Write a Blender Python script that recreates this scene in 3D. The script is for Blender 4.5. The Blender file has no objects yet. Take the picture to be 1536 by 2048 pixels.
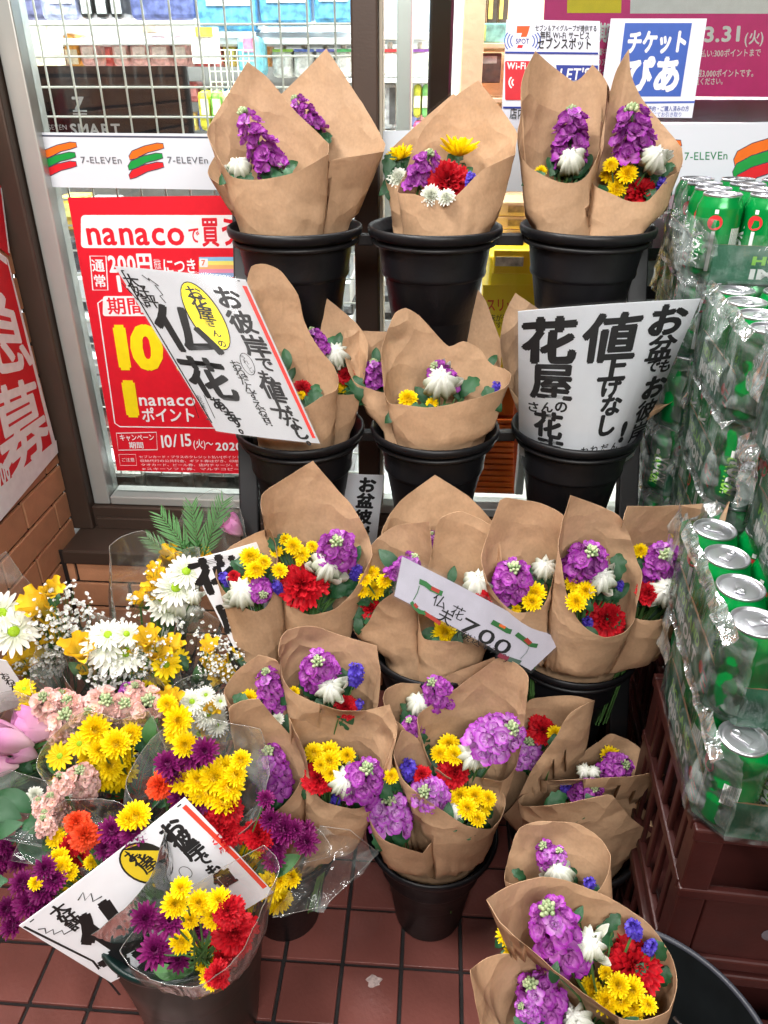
import bpy, bmesh, math, random
from math import sin, cos, pi, radians, sqrt, atan2
from mathutils import Vector, Matrix, noise as mnoise
from mathutils.bvhtree import BVHTree

random.seed(7)
SC = bpy.context.scene
COL = SC.collection

# ---------------------------------------------------------------- camera
CAM_Z, PITCH, FPX = 1.31, 29.5, 1540.0
cam_data = bpy.data.cameras.new('camera')
cam_data.sensor_fit = 'VERTICAL'
cam_data.sensor_height = 36.0
cam_data.lens = 36.0 * FPX / 2048.0
cam_data.clip_start, cam_data.clip_end = 0.02, 60.0
cam = bpy.data.objects.new('camera', cam_data)
COL.objects.link(cam)
cam.location = (0, 0, CAM_Z)
cam.rotation_euler = (radians(90 - PITCH), 0, 0)
SC.camera = cam

# ---------------------------------------------------------------- world, lamps, exposure (night, shop front lit from above)
world = bpy.data.worlds.new('World')
SC.world = world
world.use_nodes = True
wn, wl = world.node_tree.nodes, world.node_tree.links
sky = wn.new('ShaderNodeTexSky')
sky.sky_type = 'NISHITA'
sky.sun_disc = False
sky.sun_elevation = radians(2.0)
sky.sun_rotation = radians(150)
wl.new(sky.outputs[0], wn['Background'].inputs[0])
wn['Background'].inputs[1].default_value = 0.05

def area_lamp(name, loc, tgt, sx, sy, power, color):
    d = bpy.data.lights.new(name, 'AREA')
    d.shape, d.size, d.size_y, d.energy, d.color = 'RECTANGLE', sx, sy, power, color
    o = bpy.data.objects.new(name, d)
    COL.objects.link(o)
    o.location = loc
    o.rotation_euler = (Vector(tgt) - Vector(loc)).to_track_quat('-Z', 'Y').to_euler()
    return o
# fluorescent batten under the shop's eave, above the view, at the left over the flowers
area_lamp('eave_or_fill_lamp', (-1.05, 0.35, 3.1), (-0.10, 1.0, 0.3), 1.3, 0.22, 94, (1.0, 0.97, 0.93))
area_lamp('eave_or_fill_lamp', (0.25, -1.05, 2.30), (0.1, 1.1, 0.5), 1.6, 0.5, 66, (1.0, 0.975, 0.95))  # added front fill behind the camera, brightens signs and paper fronts
# ceiling tubes inside the shop
for yy, pw in ((1.80, 110), (2.6, 200), (3.5, 200)):
    area_lamp('shop_ceiling_lamp', (0.1, yy, 2.7), (0.1, yy, 0), 3.2, 0.25, pw, (1.0, 0.99, 0.97))

area_lamp('goods_fill_lamp', (0.2, 1.72, 2.25), (0.2, 2.9, 1.95), 3.0, 0.2, 60, (1.0, 0.99, 0.97))  # added fill inside the window, brightens the goods' outward faces

SC.view_settings.view_transform = 'Standard'
SC.view_settings.look = 'None'
SC.view_settings.gamma = 1.0
SC.view_settings.exposure = 0.0
SC.view_settings.use_curve_mapping = False
SC.render.engine = 'CYCLES'
cy = SC.cycles
cy.use_denoising = True
try:
    cy.denoiser = 'OPENIMAGEDENOISE'
    cy.denoising_input_passes = 'RGB_ALBEDO_NORMAL'
except Exception:
    pass
cy.max_bounces = 8
cy.diffuse_bounces = 3
cy.glossy_bounces = 4
cy.transmission_bounces = 6
cy.transparent_max_bounces = 24
cy.sample_clamp_indirect = 6.0
cy.caustics_reflective = False
cy.caustics_refractive = False

# ---------------------------------------------------------------- geometry of the photograph
CP, SP = cos(radians(PITCH)), sin(radians(PITCH))
def ray(px, py):
    u, t = (px - 768) / FPX, (py - 1024) / FPX
    return Vector((u, CP - t * SP, -(SP + t * CP)))
CAMV = Vector((0, 0, CAM_Z))
def P(px, py, Y):
    d = ray(px, py)
    return CAMV + d * (Y / d.y)
def PZ(px, py, z):
    d = ray(px, py)
    return CAMV + d * ((z - CAM_Z) / d.z)
def PX(px, py, X):
    d = ray(px, py)
    return CAMV + d * (X / d.x)
def mpp(px, py, Y):
    """metres per photograph pixel at that depth"""
    return Y / ray(px, py).y / FPX

# ---------------------------------------------------------------- objects
W = {}
def link(o, parent=None, M=None):
    M = M or Matrix.Identity(4)
    COL.objects.link(o)
    if parent is not None:
        o.parent = parent
        o.matrix_basis = W[parent].inverted() @ M
    else:
        o.matrix_basis = M
    W[o] = M
    return o
def tag(o, label, cat, group=None):
    o['label'] = label
    o['category'] = cat
    if group: o['group'] = group
    return o
def thing(name, label, cat, loc, group=None):
    o = bpy.data.objects.new(name, None)
    o.empty_display_size = 0.05
    link(o, None, Matrix.Translation(loc))
    return tag(o, label, cat, group)
def meshdata(name, verts, faces, mats, smooth=False, tint=None, fmat=None):
    me = bpy.data.meshes.new(name)
    me.from_pydata([tuple(v) for v in verts], [], faces)
    if not isinstance(mats, (list, tuple)): mats = [mats]
    for m in mats: me.materials.append(m)
    if fmat: me.polygons.foreach_set('material_index', fmat)
    if smooth: me.polygons.foreach_set('use_smooth', [True] * len(me.polygons))
    if tint is not None:
        a = me.attributes.new('tint', 'FLOAT', 'POINT')
        a.data.foreach_set('value', tint)
    me.update()
    return me
def obj(name, me, parent=None, M=None, stuff=False, struct=False):
    o = bpy.data.objects.new(name, me)
    link(o, parent, M)
    if stuff: o['kind'] = 'stuff'
    if struct: o['kind'] = 'structure'
    return o

class MB:
    """collects shapes for one mesh (world coordinates)"""
    def __init__(s):
        s.v, s.f, s.t, s.m = [], [], [], []
    def add(s, vs, fs, tint=None, mi=0):
        b = len(s.v)
        s.v += [Vector(v) for v in vs]
        s.f += [tuple(i + b for i in f) for f in fs]
        s.t += tint if tint is not None else [0.5] * len(vs)
        s.m += [mi] * len(fs)
        return s
    def box(s, c, size, mi=0, R=None, bev=0.0):
        c = Vector(c); hx, hy, hz = size[0] / 2, size[1] / 2, size[2] / 2
        if bev <= 0:
            vs = [Vector((x * hx, y * hy, z * hz)) for z in (-1, 1) for y in (-1, 1) for x in (-1, 1)]
            fs = [(0, 2, 3, 1), (4, 5, 7, 6), (0, 1, 5, 4), (2, 6, 7, 3), (0, 4, 6, 2), (1, 3, 7, 5)]
        else:
            b = min(bev, hx * .9, hy * .9, hz * .9)
            bm = bmesh.new(); bmesh.ops.create_cube(bm, size=1)
            for v in bm.verts: v.co = Vector((v.co.x * 2 * hx, v.co.y * 2 * hy, v.co.z * 2 * hz))
            bmesh.ops.bevel(bm, geom=bm.edges[:], offset=b, segments=2, affect='EDGES', profile=0.5)
            bm.verts.index_update()
            vs = [v.co.copy() for v in bm.verts]; fs = [tuple(v.index for v in f.verts) for f in bm.faces]; bm.free()
        if R: vs = [R @ v for v in vs]
        return s.add([c + v for v in vs], fs, mi=mi)
    def boxmm(s, a, b, mi=0, bev=0.0):
        a, b = Vector(a), Vector(b)
        d = b - a
        return s.box((a + b) / 2, (abs(d.x), abs(d.y), abs(d.z)), mi=mi, bev=bev)
    def tube(s, pts, r, n=8, mi=0, cap=True, tint=None):
        pts = [Vector(p) for p in pts]
        rs = r if isinstance(r, (list, tuple)) else [r] * len(pts)
        vs, fs, tt = [], [], []
        up = None
        for i, p in enumerate(pts):
            d = (pts[min(i + 1, len(pts) - 1)] - pts[max(i - 1, 0)]).normalized()
            if up is None:
                up = d.orthogonal().normalized()
            up = (up - d * up.dot(d))
            up = up.normalized() if up.length > 1e-6 else d.orthogonal().normalized()
            w = d.cross(up)
            for k in range(n):
                a = 2 * pi * k / n
                vs.append(p + (up * cos(a) + w * sin(a)) * rs[i]); tt.append(tint if tint is not None else .5)
        for i in range(len(pts) - 1):
            for k in range(n):
                fs.append((i * n + k, i * n + (k + 1) % n, (i + 1) * n + (k + 1) % n, (i + 1) * n + k))
        if cap:
            fs.append(tuple(range(n - 1, -1, -1))); fs.append(tuple((len(pts) - 1) * n + k for k in range(n)))
        return s.add(vs, fs, tt, mi)
    def lathe(s, c, prof, n=48, mi=0, cap0=False, cap1=False, sy=1.0):
        c = Vector(c); vs, fs = [], []
        for r, z in prof:
            for k in range(n):
                a = 2 * pi * k / n
                vs.append(c + Vector((r * cos(a), r * sin(a) * sy, z)))
        for i in range(len(prof) - 1):
            for k in range(n):
                fs.append((i * n + k, i * n + (k + 1) % n, (i + 1) * n + (k + 1) % n, (i + 1) * n + k))
        if cap0: fs.append(tuple(range(n - 1, -1, -1)))
        if cap1: fs.append(tuple((len(prof) - 1) * n + k for k in range(n)))
        return s.add(vs, fs, mi=mi)
    def ball(s, c, r, nu=6, nv=4, mi=0, tint=.5, axis=None, asp=1.0):
        c = Vector(c); vs, fs, tt = [], [], []
        q = Vector((0, 0, 1)).rotation_difference(Vector(axis)).to_matrix() if axis is not None else None
        for j in range(nv + 1):
            ph = pi * j / nv
            for k in range(nu):
                a = 2 * pi * k / nu
                v = Vector((sin(ph) * cos(a), sin(ph) * sin(a), cos(ph) * asp)) * r
                vs.append(c + (q @ v if q else v)); tt.append(tint)
        for j in range(nv):
            for k in range(nu):
                fs.append((j * nu + k, (j + 1) * nu + k, (j + 1) * nu + (k + 1) % nu, j * nu + (k + 1) % nu))
        return s.add(vs, fs, tt, mi)
    def md(s, name, mats, smooth=False):
        return meshdata(name, s.v, s.f, mats, smooth, s.t, s.m)
    def build(s, name, mats, parent=None, smooth=False, stuff=False, struct=False):
        """one object; its origin goes to its own middle when it is top-level"""
        if parent is None:
            lo = Vector([min(v[i] for v in s.v) for i in range(3)]); hi = Vector([max(v[i] for v in s.v) for i in range(3)])
            c = Vector(((lo.x + hi.x) / 2, (lo.y + hi.y) / 2, lo.z))
        else:
            c = W[parent].translation
        me = meshdata(name, [v - c for v in s.v], s.f, mats, smooth, s.t, s.m)
        return obj(name, me, parent, Matrix.Translation(c), stuff, struct)

# ---------------------------------------------------------------- materials
def srgb(r, g, b):
    f = lambda c: (c / 255 / 12.92) if c <= 10 else ((c / 255 + .055) / 1.055) ** 2.4
    return (f(r), f(g), f(b), 1)
MATS = {}
def mat(name, col, rough=.5, var=0.0, scale=40, bump=0.0, bscale=None, metal=0.0, spec=.5, trans=0.0, rnd=0.0, coords='Object', coat=0.0, emit=0):
    if name in MATS: return MATS[name]
    m = bpy.data.materials.new(name); m.use_nodes = True
    N, L = m.node_tree.nodes, m.node_tree.links
    b = N['Principled BSDF']
    b.inputs['Roughness'].default_value = rough
    b.inputs['Metallic'].default_value = metal
    b.inputs['Specular IOR Level'].default_value = spec
    b.inputs['Coat Weight'].default_value = coat
    b.inputs['Base Color'].default_value = col
    src = None
    tc = N.new('ShaderNodeTexCoord')
    if var > 0:
        n = N.new('ShaderNodeTexNoise'); n.inputs['Scale'].default_value = scale; n.inputs['Detail'].default_value = 5
        L.new(tc.outputs[coords], n.inputs['Vector'])
        mr = N.new('ShaderNodeMapRange'); mr.inputs[1].default_value = .3; mr.inputs[2].default_value = .7
        mr.inputs[3].default_value = 1 - var; mr.inputs[4].default_value = 1 + var
        L.new(n.outputs[0], mr.inputs[0])
        src = mr.outputs[0]
    if rnd > 0:
        oi = N.new('ShaderNodeObjectInfo')
        mr = N.new('ShaderNodeMapRange'); mr.inputs[3].default_value = 1 - rnd; mr.inputs[4].default_value = 1 + rnd
        L.new(oi.outputs['Random'], mr.inputs[0])
        if src is not None:
            mu = N.new('ShaderNodeMath'); mu.operation = 'MULTIPLY'; L.new(src, mu.inputs[0]); L.new(mr.outputs[0], mu.inputs[1]); src = mu.outputs[0]
        else: src = mr.outputs[0]
    if src is not None:
        vm = N.new('ShaderNodeVectorMath'); vm.operation = 'SCALE'
        vm.inputs[0].default_value = col[:3]
        L.new(src, vm.inputs['Scale']); L.new(vm.outputs[0], b.inputs['Base Color'])
    if bump > 0:
        n2 = N.new('ShaderNodeTexNoise'); n2.inputs['Scale'].default_value = bscale or scale; n2.inputs['Detail'].default_value = 4
        L.new(tc.outputs[coords], n2.inputs['Vector'])
        bp = N.new('ShaderNodeBump'); bp.inputs['Strength'].default_value = bump; bp.inputs['Distance'].default_value = .01
        L.new(n2.outputs[0], bp.inputs['Height']); L.new(bp.outputs[0], b.inputs['Normal'])
    if emit > 0:
        b.inputs['Emission Color'].default_value = col; b.inputs['Emission Strength'].default_value = emit
    if trans > 0:
        out = N['Material Output']; tr = N.new('ShaderNodeBsdfTranslucent'); mx = N.new('ShaderNodeMixShader'); mx.inputs[0].default_value = trans
        if src is not None: L.new(vm.outputs[0], tr.inputs[0])
        else: tr.inputs[0].default_value = col
        L.new(b.outputs[0], mx.inputs[1]); L.new(tr.outputs[0], mx.inputs[2]); L.new(mx.outputs[0], out.inputs[0])
    MATS[name] = m
    return m
def petal_mat(name, c0, c1, rough=.55, trans=.28, rnd=.13):
    """colour runs from c0 (flower centre / petal base) to c1 (petal tip) along the mesh's own tint value"""
    if name in MATS: return MATS[name]
    m = bpy.data.materials.new(name); m.use_nodes = True
    N, L = m.node_tree.nodes, m.node_tree.links
    b = N['Principled BSDF']; b.inputs['Roughness'].default_value = rough; b.inputs['Specular IOR Level'].default_value = .3
    at = N.new('ShaderNodeAttribute'); at.attribute_name = 'tint'
    mx = N.new('ShaderNodeMix'); mx.data_type = 'RGBA'
    mx.inputs['A'].default_value = c0; mx.inputs['B'].default_value = c1
    L.new(at.outputs['Fac'], mx.inputs['Factor'])
    tc = N.new('ShaderNodeTexCoord'); n = N.new('ShaderNodeTexNoise'); n.inputs['Scale'].default_value = 220; n.inputs['Detail'].default_value = 3
    L.new(tc.outputs['Object'], n.inputs['Vector'])
    oi = N.new('ShaderNodeObjectInfo')
    a1 = N.new('ShaderNodeMapRange'); a1.inputs[3].default_value = 1 - rnd; a1.inputs[4].default_value = 1 + rnd; L.new(oi.outputs['Random'], a1.inputs[0])
    a2 = N.new('ShaderNodeMapRange'); a2.inputs[1].default_value = .3; a2.inputs[2].default_value = .7; a2.inputs[3].default_value = .85; a2.inputs[4].default_value = 1.12; L.new(n.outputs[0], a2.inputs[0])
    mu = N.new('ShaderNodeMath'); mu.operation = 'MULTIPLY'; L.new(a1.outputs[0], mu.inputs[0]); L.new(a2.outputs[0], mu.inputs[1])
    vm = N.new('ShaderNodeVectorMath'); vm.operation = 'SCALE'; L.new(mx.outputs['Result'], vm.inputs[0]); L.new(mu.outputs[0], vm.inputs['Scale'])
    L.new(vm.outputs[0], b.inputs['Base Color'])
    tr = N.new('ShaderNodeBsdfTranslucent'); L.new(vm.outputs[0], tr.inputs[0])
    ms = N.new('ShaderNodeMixShader'); ms.inputs[0].default_value = trans
    L.new(b.outputs[0], ms.inputs[1]); L.new(tr.outputs[0], ms.inputs[2]); L.new(ms.outputs[0], N['Material Output'].inputs[0])
    MATS[name] = m
    return m
def film_mat(name, haze=.05, tint=(.96, .97, .97, 1), rough=.1, bump=.5, bscale=14, hazecol=(.85, .88, .88, 1), gl=1.0):
    if name in MATS: return MATS[name]
    m = bpy.data.materials.new(name); m.use_nodes = True
    N, L = m.node_tree.nodes, m.node_tree.links
    N.remove(N['Principled BSDF'])
    tr = N.new('ShaderNodeBsdfTransparent'); tr.inputs[0].default_value = tint
    gl_ = N.new('ShaderNodeBsdfGlossy'); gl_.inputs['Roughness'].default_value = rough
    df = N.new('ShaderNodeBsdfDiffuse'); df.inputs[0].default_value = hazecol
    fr = N.new('ShaderNodeFresnel'); fr.inputs[0].default_value = 1.45
    sc = N.new('ShaderNodeMath'); sc.operation = 'MULTIPLY'; sc.inputs[1].default_value = gl
    L.new(fr.outputs[0], sc.inputs[0])
    if bump > 0:
        tc = N.new('ShaderNodeTexCoord'); mp = N.new('ShaderNodeMapping'); mp.inputs['Scale'].default_value = (1, 1, .35)
        n = N.new('ShaderNodeTexNoise'); n.inputs['Scale'].default_value = bscale; n.inputs['Detail'].default_value = 3; n.inputs['Distortion'].default_value = 1.2
        L.new(tc.outputs['Object'], mp.inputs[0]); L.new(mp.outputs[0], n.inputs['Vector'])
        bp = N.new('ShaderNodeBump'); bp.inputs['Strength'].default_value = bump; bp.inputs['Distance'].default_value = .02
        L.new(n.outputs[0], bp.inputs['Height'])
        for x in (gl_,): L.new(bp.outputs[0], x.inputs['Normal'])
    m1 = N.new('ShaderNodeMixShader'); L.new(sc.outputs[0], m1.inputs[0]); L.new(tr.outputs[0], m1.inputs[1]); L.new(gl_.outputs[0], m1.inputs[2])
    m2 = N.new('ShaderNodeMixShader'); m2.inputs[0].default_value = haze
    L.new(m1.outputs[0], m2.inputs[1]); L.new(df.outputs[0], m2.inputs[2]); L.new(m2.outputs[0], N['Material Output'].inputs[0])
    MATS[name] = m
    return m
BLACKP = mat('black_plastic', srgb(17, 17, 20), .42, .3, 9, .06, 120, spec=.32)
BLACKM = mat('black_metal', srgb(15, 15, 18), .48, .1, 30)
GREENP = mat('dark_green_plastic', srgb(10, 32, 28), .34, .12, 30)
BRONZE = mat('bronze_aluminium', srgb(72, 58, 50), .42, .10, 8, .03, 300, metal=.25)
SILVER = mat('silver_aluminium', srgb(188, 192, 188), .35, .05, 10, metal=.5)
WHITE = mat('white_enamel', srgb(232, 234, 234), .4, .03, 10)
PAPERW = mat('white_card', srgb(247, 248, 252), .5, .02, 30, trans=.3)
INK = mat('black_ink', srgb(18, 18, 20), .5, .3, 300)
def flat(r, g, b): return mat('print_%d_%d_%d' % (r, g, b), srgb(r, g, b), .5, .05, 60, trans=.10)
# ================================================================ the building stands 3.9 degrees askew of the camera
YAW = radians(3.9)
EX, EY = Vector((cos(YAW), -sin(YAW), 0)), Vector((sin(YAW), cos(YAW), 0))
BM = Matrix.Rotation(-YAW, 4, 'Z')
def B2W(bx, by, z): return EX * bx + EY * by + Vector((0, 0, z))
def W2B(p): return Vector((p.dot(EX), p.dot(EY), p.z))
def PB(px, py, by):
    d = ray(px, py); return CAMV + d * (by / d.dot(EY))
def PBX(px, py, bx):
    d = ray(px, py); return CAMV + d * (bx / d.dot(EX))
class BB(MB):
    """same collector, but in the building's own axes"""
    def build(s, *a, **k):
        s.v = [BM @ v for v in s.v]; return MB.build(s, *a, **k)

# ---------------------------------------------------------------- floor of quarry tiles
GROUT = mat('tile_grout', srgb(34, 30, 30), .8, .3, 60, .3, 90)
TILE = mat('quarry_tile', srgb(122, 71, 64), .33, .24, 5, .10, 140, rnd=.13)
fl = BB().boxmm((-6, -6, -.05), (6, 8, -.004)).build('floor', GROUT, struct=True)
g0 = W2B(PZ(685, 1927, 0)); TP = .1
gx0, gy0 = g0.x, W2B(PZ(640, 1925, 0)).y
tm = MB().box((0, 0, -.003), (.0935, .0935, .009), bev=.0016).md('tile', TILE)
far = BB()
ix0, iy0 = math.floor((-.95 - gx0) / TP), math.floor((.22 - gy0) / TP)
for i in range(-24, 25):
    for j in range(-16, 12):
        cx, cyy = gx0 + (i + .5) * TP, gy0 + (j + .5) * TP
        if cyy > 1.40 + .05: continue
        if -.78 < cx < .72 and .42 < cyy < 1.34:
            M = BM @ Matrix.Translation((cx, cyy, random.uniform(-.0004, .0004))) @ Matrix.Rotation(random.gauss(0, .004), 4, 'Z') @ Matrix.Rotation(random.gauss(0, .004), 4, 'X')
            obj('tile', tm, fl, M)
        elif cx > -.82:
            far.boxmm((cx - .047, cyy - .047, -.0075), (cx + .047, cyy + .047, .0015))
far.build('outer_tiles', TILE, fl, stuff=True)
STAIN = mat('white_stain', srgb(190, 170, 165), .7, .3, 200)
st = MB(); q = PZ(748, 1962, .0030)
st.add([q + Vector((.012 * cos(a) * (1 + .25 * sin(5 * a)), .010 * sin(a) * (1 + .2 * cos(3 * a)), 0)) for a in [2 * pi * k / 24 for k in range(24)]], [tuple(range(24))])
st.build('paint_spot', STAIN, fl)

# ---------------------------------------------------------------- brick ledge and side wall
BRICK = mat('tan_brick', srgb(196, 140, 104), .5, .08, 30, .15, 220, rnd=.08)
JOINT = mat('dark_joint', srgb(38, 28, 24), .85, .2, 60)
LEDGE_Y, LEDGE_Z, SIDE_X = 1.422, .364, -.836
def wall(name, label, z1, horizontal, u0, u1, plane, th):
    """core of dark mortar with single bricks standing 3 mm proud; horizontal = along the window, else along the side wall"""
    lo = B2W(u0, plane, 0) if horizontal else B2W(plane, u0, 0)
    root = thing(name, label, 'wall', lo)
    c = BB()
    if horizontal: c.boxmm((u0, plane, 0), (u1, plane + th, z1))
    else: c.boxmm((plane - th, u0, 0), (plane, u1, z1))
    c.build('mortar_core', JOINT, root)
    bm_ = {}
    pitch, lp = .0687, .235
    r = 0; z = z1 - .0035
    while z > .02:
        h = min(.0615, z)
        off = (r % 2) * lp / 2 + .03
        k = u0 - lp + off
        while k < u1:
            a, b = max(k + .0035, u0 + .001), min(k + lp - .0035, u1 - .001)
            if b - a > .012:
                key = (round(b - a, 3), round(h, 3))
                if key not in bm_:
                    size = (b - a, .012, h) if horizontal else (.012, b - a, h)
                    bm_[key] = MB().box((0, 0, 0), size, bev=.0018).md('brick', BRICK)
                jit = random.uniform(-.0006, .0006)
                pos = ((a + b) / 2, plane - .001 + jit, z - h / 2) if horizontal else (plane + .001 + jit, (a + b) / 2, z - h / 2)
                obj('brick', bm_[key], root, BM @ Matrix.Translation(pos))
            k += lp
        z -= pitch; r += 1
    return root
wall('brick_ledge', 'low tan brick wall under the shop window sill', LEDGE_Z, True, SIDE_X + .004, .37, LEDGE_Y, .16)
wall('brick_side_wall', 'tan brick side wall at the left carrying a red and white poster', 1.38, False, .35, 1.50, SIDE_X, .12)
cb = BB(); cb.boxmm((SIDE_X + .002, LEDGE_Y - .012, 0), (SIDE_X + .016, LEDGE_Y - .0085, LEDGE_Z + .02), bev=.003)
tag(cb.build('corner_bead', mat('sealant', srgb(30, 25, 23), .6, .2, 90)), 'dark sealant bead in the corner of the two brick walls', 'corner bead')

# ---------------------------------------------------------------- shop window
win = thing('shop_window', 'tall shop window in a dark bronze frame with clear panes', 'window', B2W(0, 1.5, LEDGE_Z))
f = BB()
f.boxmm((SIDE_X + .016, LEDGE_Y - .016, LEDGE_Z + .002), (.40, 1.56, LEDGE_Z + .022), bev=.004)
f.boxmm((SIDE_X + .016, LEDGE_Y - .018, LEDGE_Z - .012), (.40, LEDGE_Y - .014, LEDGE_Z + .020), bev=.002)
f.build('sill', BRONZE, win)
f = BB(); f.boxmm((SIDE_X + .0, 1.516, LEDGE_Z + .022), (2.2, 1.60, LEDGE_Z + .075), bev=.003); f.boxmm((SIDE_X + .06, 1.506, LEDGE_Z + .022), (2.2, 1.515, LEDGE_Z + .050), bev=.002)
f.boxmm((-.62, 1.5035, LEDGE_Z + .034), (-.56, 1.5055, LEDGE_Z + .044))
f.build('bottom_rail', BRONZE, win)
f = BB(); f.boxmm((SIDE_X, 1.50, LEDGE_Z + .022), (SIDE_X + .052, 1.60, 1.95), bev=.004); f.build('jamb', BRONZE, win)
f = BB(); f.boxmm((SIDE_X + .054, 1.525, LEDGE_Z + .077), (SIDE_X + .092, 1.585, 1.95), bev=.003); f.build('inner_stile', SILVER, win)
f = BB(); f.boxmm((SIDE_X + .094, 1.525, LEDGE_Z + .077), (2.2, 1.585, LEDGE_Z + .098), bev=.003); f.build('inner_rail', SILVER, win)
mx0, mx1 = W2B(PB(704, 200, 1.52)).x, W2B(PB(757, 200, 1.52)).x
f = BB(); f.boxmm((mx0, 1.515, LEDGE_Z + .10), (mx1, 1.60, 1.95), bev=.004); f.build('mullion', BRONZE, win)
f = BB(); f.boxmm((mx1 + .001, 1.53, LEDGE_Z + .10), (mx1 + .006, 1.59, 1.95)); f.build('gasket', mat('light_gasket', srgb(200, 190, 170), .5), win)
def glass_mat():
    m = bpy.data.materials.new('window_glass'); m.use_nodes = True
    N, L = m.node_tree.nodes, m.node_tree.links; N.remove(N['Principled BSDF'])
    tr = N.new('ShaderNodeBsdfTransparent'); tr.inputs[0].default_value = (.93, .96, .95, 1)
    g = N.new('ShaderNodeBsdfGlossy'); g.inputs['Roughness'].default_value = .02
    fr = N.new('ShaderNodeFresnel'); fr.inputs[0].default_value = 1.5
    mx = N.new('ShaderNodeMixShader'); L.new(fr.outputs[0], mx.inputs[0]); L.new(tr.outputs[0], mx.inputs[1]); L.new(g.outputs[0], mx.inputs[2])
    L.new(mx.outputs[0], N['Material Output'].inputs[0]); return m
GLASS = glass_mat()
for a, b in ((SIDE_X + .09, mx0 - .001), (mx1 + .007, 2.2)):
    f = BB(); f.boxmm((a, 1.552, LEDGE_Z + .096), (b, 1.558, 1.95)); f.build('glass_pane', GLASS, win)
# right of the ledge: white lower panels with dark gaps
pan = thing('panel_wall', 'white horizontal panels with dark gaps under the right pane', 'wall', B2W(.8, 1.5, 0))
f = BB(); f.boxmm((.376, 1.50, 0), (2.2, 1.545, LEDGE_Z + .02)); f.build('dark_backing', BLACKM, pan)

# ---------------------------------------------------------------- inside the shop
WALLW = mat('shop_wall_white', srgb(236, 238, 240), .5, .02, 5)
SHELF = mat('shelf_white', srgb(232, 236, 238), .35, .02, 8)
BB().boxmm((-3, 1.62, -.05), (4, 4.4, .02)).build('shop_floor', mat('shop_floor_white', srgb(214, 212, 206), .25, .04, 6), struct=True)
BB().boxmm((-3, 4.4, 0), (4, 4.5, 2.9)).build('shop_back_wall', WALLW, struct=True)
BB().boxmm((-3, 1.62, 2.9), (4, 4.5, 2.95)).build('shop_ceiling', WALLW, struct=True)
def ibox(name, px0, py0, px1, py1, by, dep, m, label=None, cat=None, group=None, parent=None, bev=.006, lift=0):
    a, b = W2B(PB(px0, py1, by)), W2B(PB(px1, py1, by)); t = W2B(PB((px0 + px1) / 2, py0, by))
    f = BB(); f.boxmm((a.x, by, a.z + lift), (b.x, by + dep, t.z), bev=bev)
    o = f.build(name, m, parent, smooth=False)
    if label: tag(o, label, cat, group)
    return o
# gondola shelves: white boards
shelf = thing('shop_shelf', 'white shop shelf unit with several boards seen through the wire grid', 'shelf', B2W(-.4, 2.2, .02))
for (y0, y1, by, d) in ((76, 90, 2.25, .35), (560, 600, 1.95, .4), (640, 668, 1.9, .4), (720, 742, 1.85, .4), (925, 945, 1.72, .5), (462, 474, 2.0, .4)):
    ibox('shelf_board', -60 if y0 != 76 else -80, y0, 700, y1, by, d, SHELF, parent=shelf, bev=.002)
f = BB(); f.boxmm((-1.6, 2.66, .02), (.0, 2.70, 1.60)); f.build('shelf_back', mat('shelf_back_grey', srgb(150, 152, 150), .5, .1, 10), shelf)
f = BB(); f.boxmm((-1.6, 1.70, .02), (.0, 2.5, .40)); f.build('shelf_base', SHELF, shelf)
shelf2 = thing('shop_shelf', 'white shop shelf of pump bottles to the right of the wire grid', 'shelf', B2W(.1, 2.3, .02))
for (y0, y1) in ((64, 80), (156, 166), (262, 300), (640, 660), (560, 580)):
    ibox('shelf_board', 512 if y0 < 100 else 640, y0, 860, y1, 2.28, .35, SHELF, parent=shelf2, bev=.002)
f = BB(); f.boxmm((.02, 2.64, .02), (.6, 2.68, 1.62)); f.build('shelf_back', WALLW, shelf2)
# wire grid just behind the left pane
WIRE = mat('white_wire', srgb(236, 238, 230), .4, .05, 20)
wg = BB(); by = 1.64
gxa, gxb = SIDE_X + .06, mx0 + .01
k = gxa + .02
while k < gxb:
    wg.tube([(k, by, LEDGE_Z + .10), (k, by, 1.75)], .0021, 5); k += .0505
k = LEDGE_Z + .12
while k < 1.75:
    wg.tube([(gxa, by + .003, k), (gxb, by + .003, k)], .0021, 5); k += .0505
tag(wg.build('wire_grid', WIRE), 'white wire display grid right behind the left window pane', 'wire grid')
wg = BB(); by = 2.15
a, b = W2B(PB(415, 100, by)), W2B(PB(520, 265, by))
for k in range(9): x = a.x + (b.x - a.x) * k / 8; wg.tube([(x, by, b.z), (x, by, a.z)], .0016, 4)
for k in range(9): z = b.z + (a.z - b.z) * k / 8; wg.tube([(a.x, by + .003, z), (b.x, by + .003, z)], .0016, 4)
tag(wg.build('wire_grid', WIRE), 'small grey wire grid deeper in the shop beside the green packs', 'wire grid')

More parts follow.
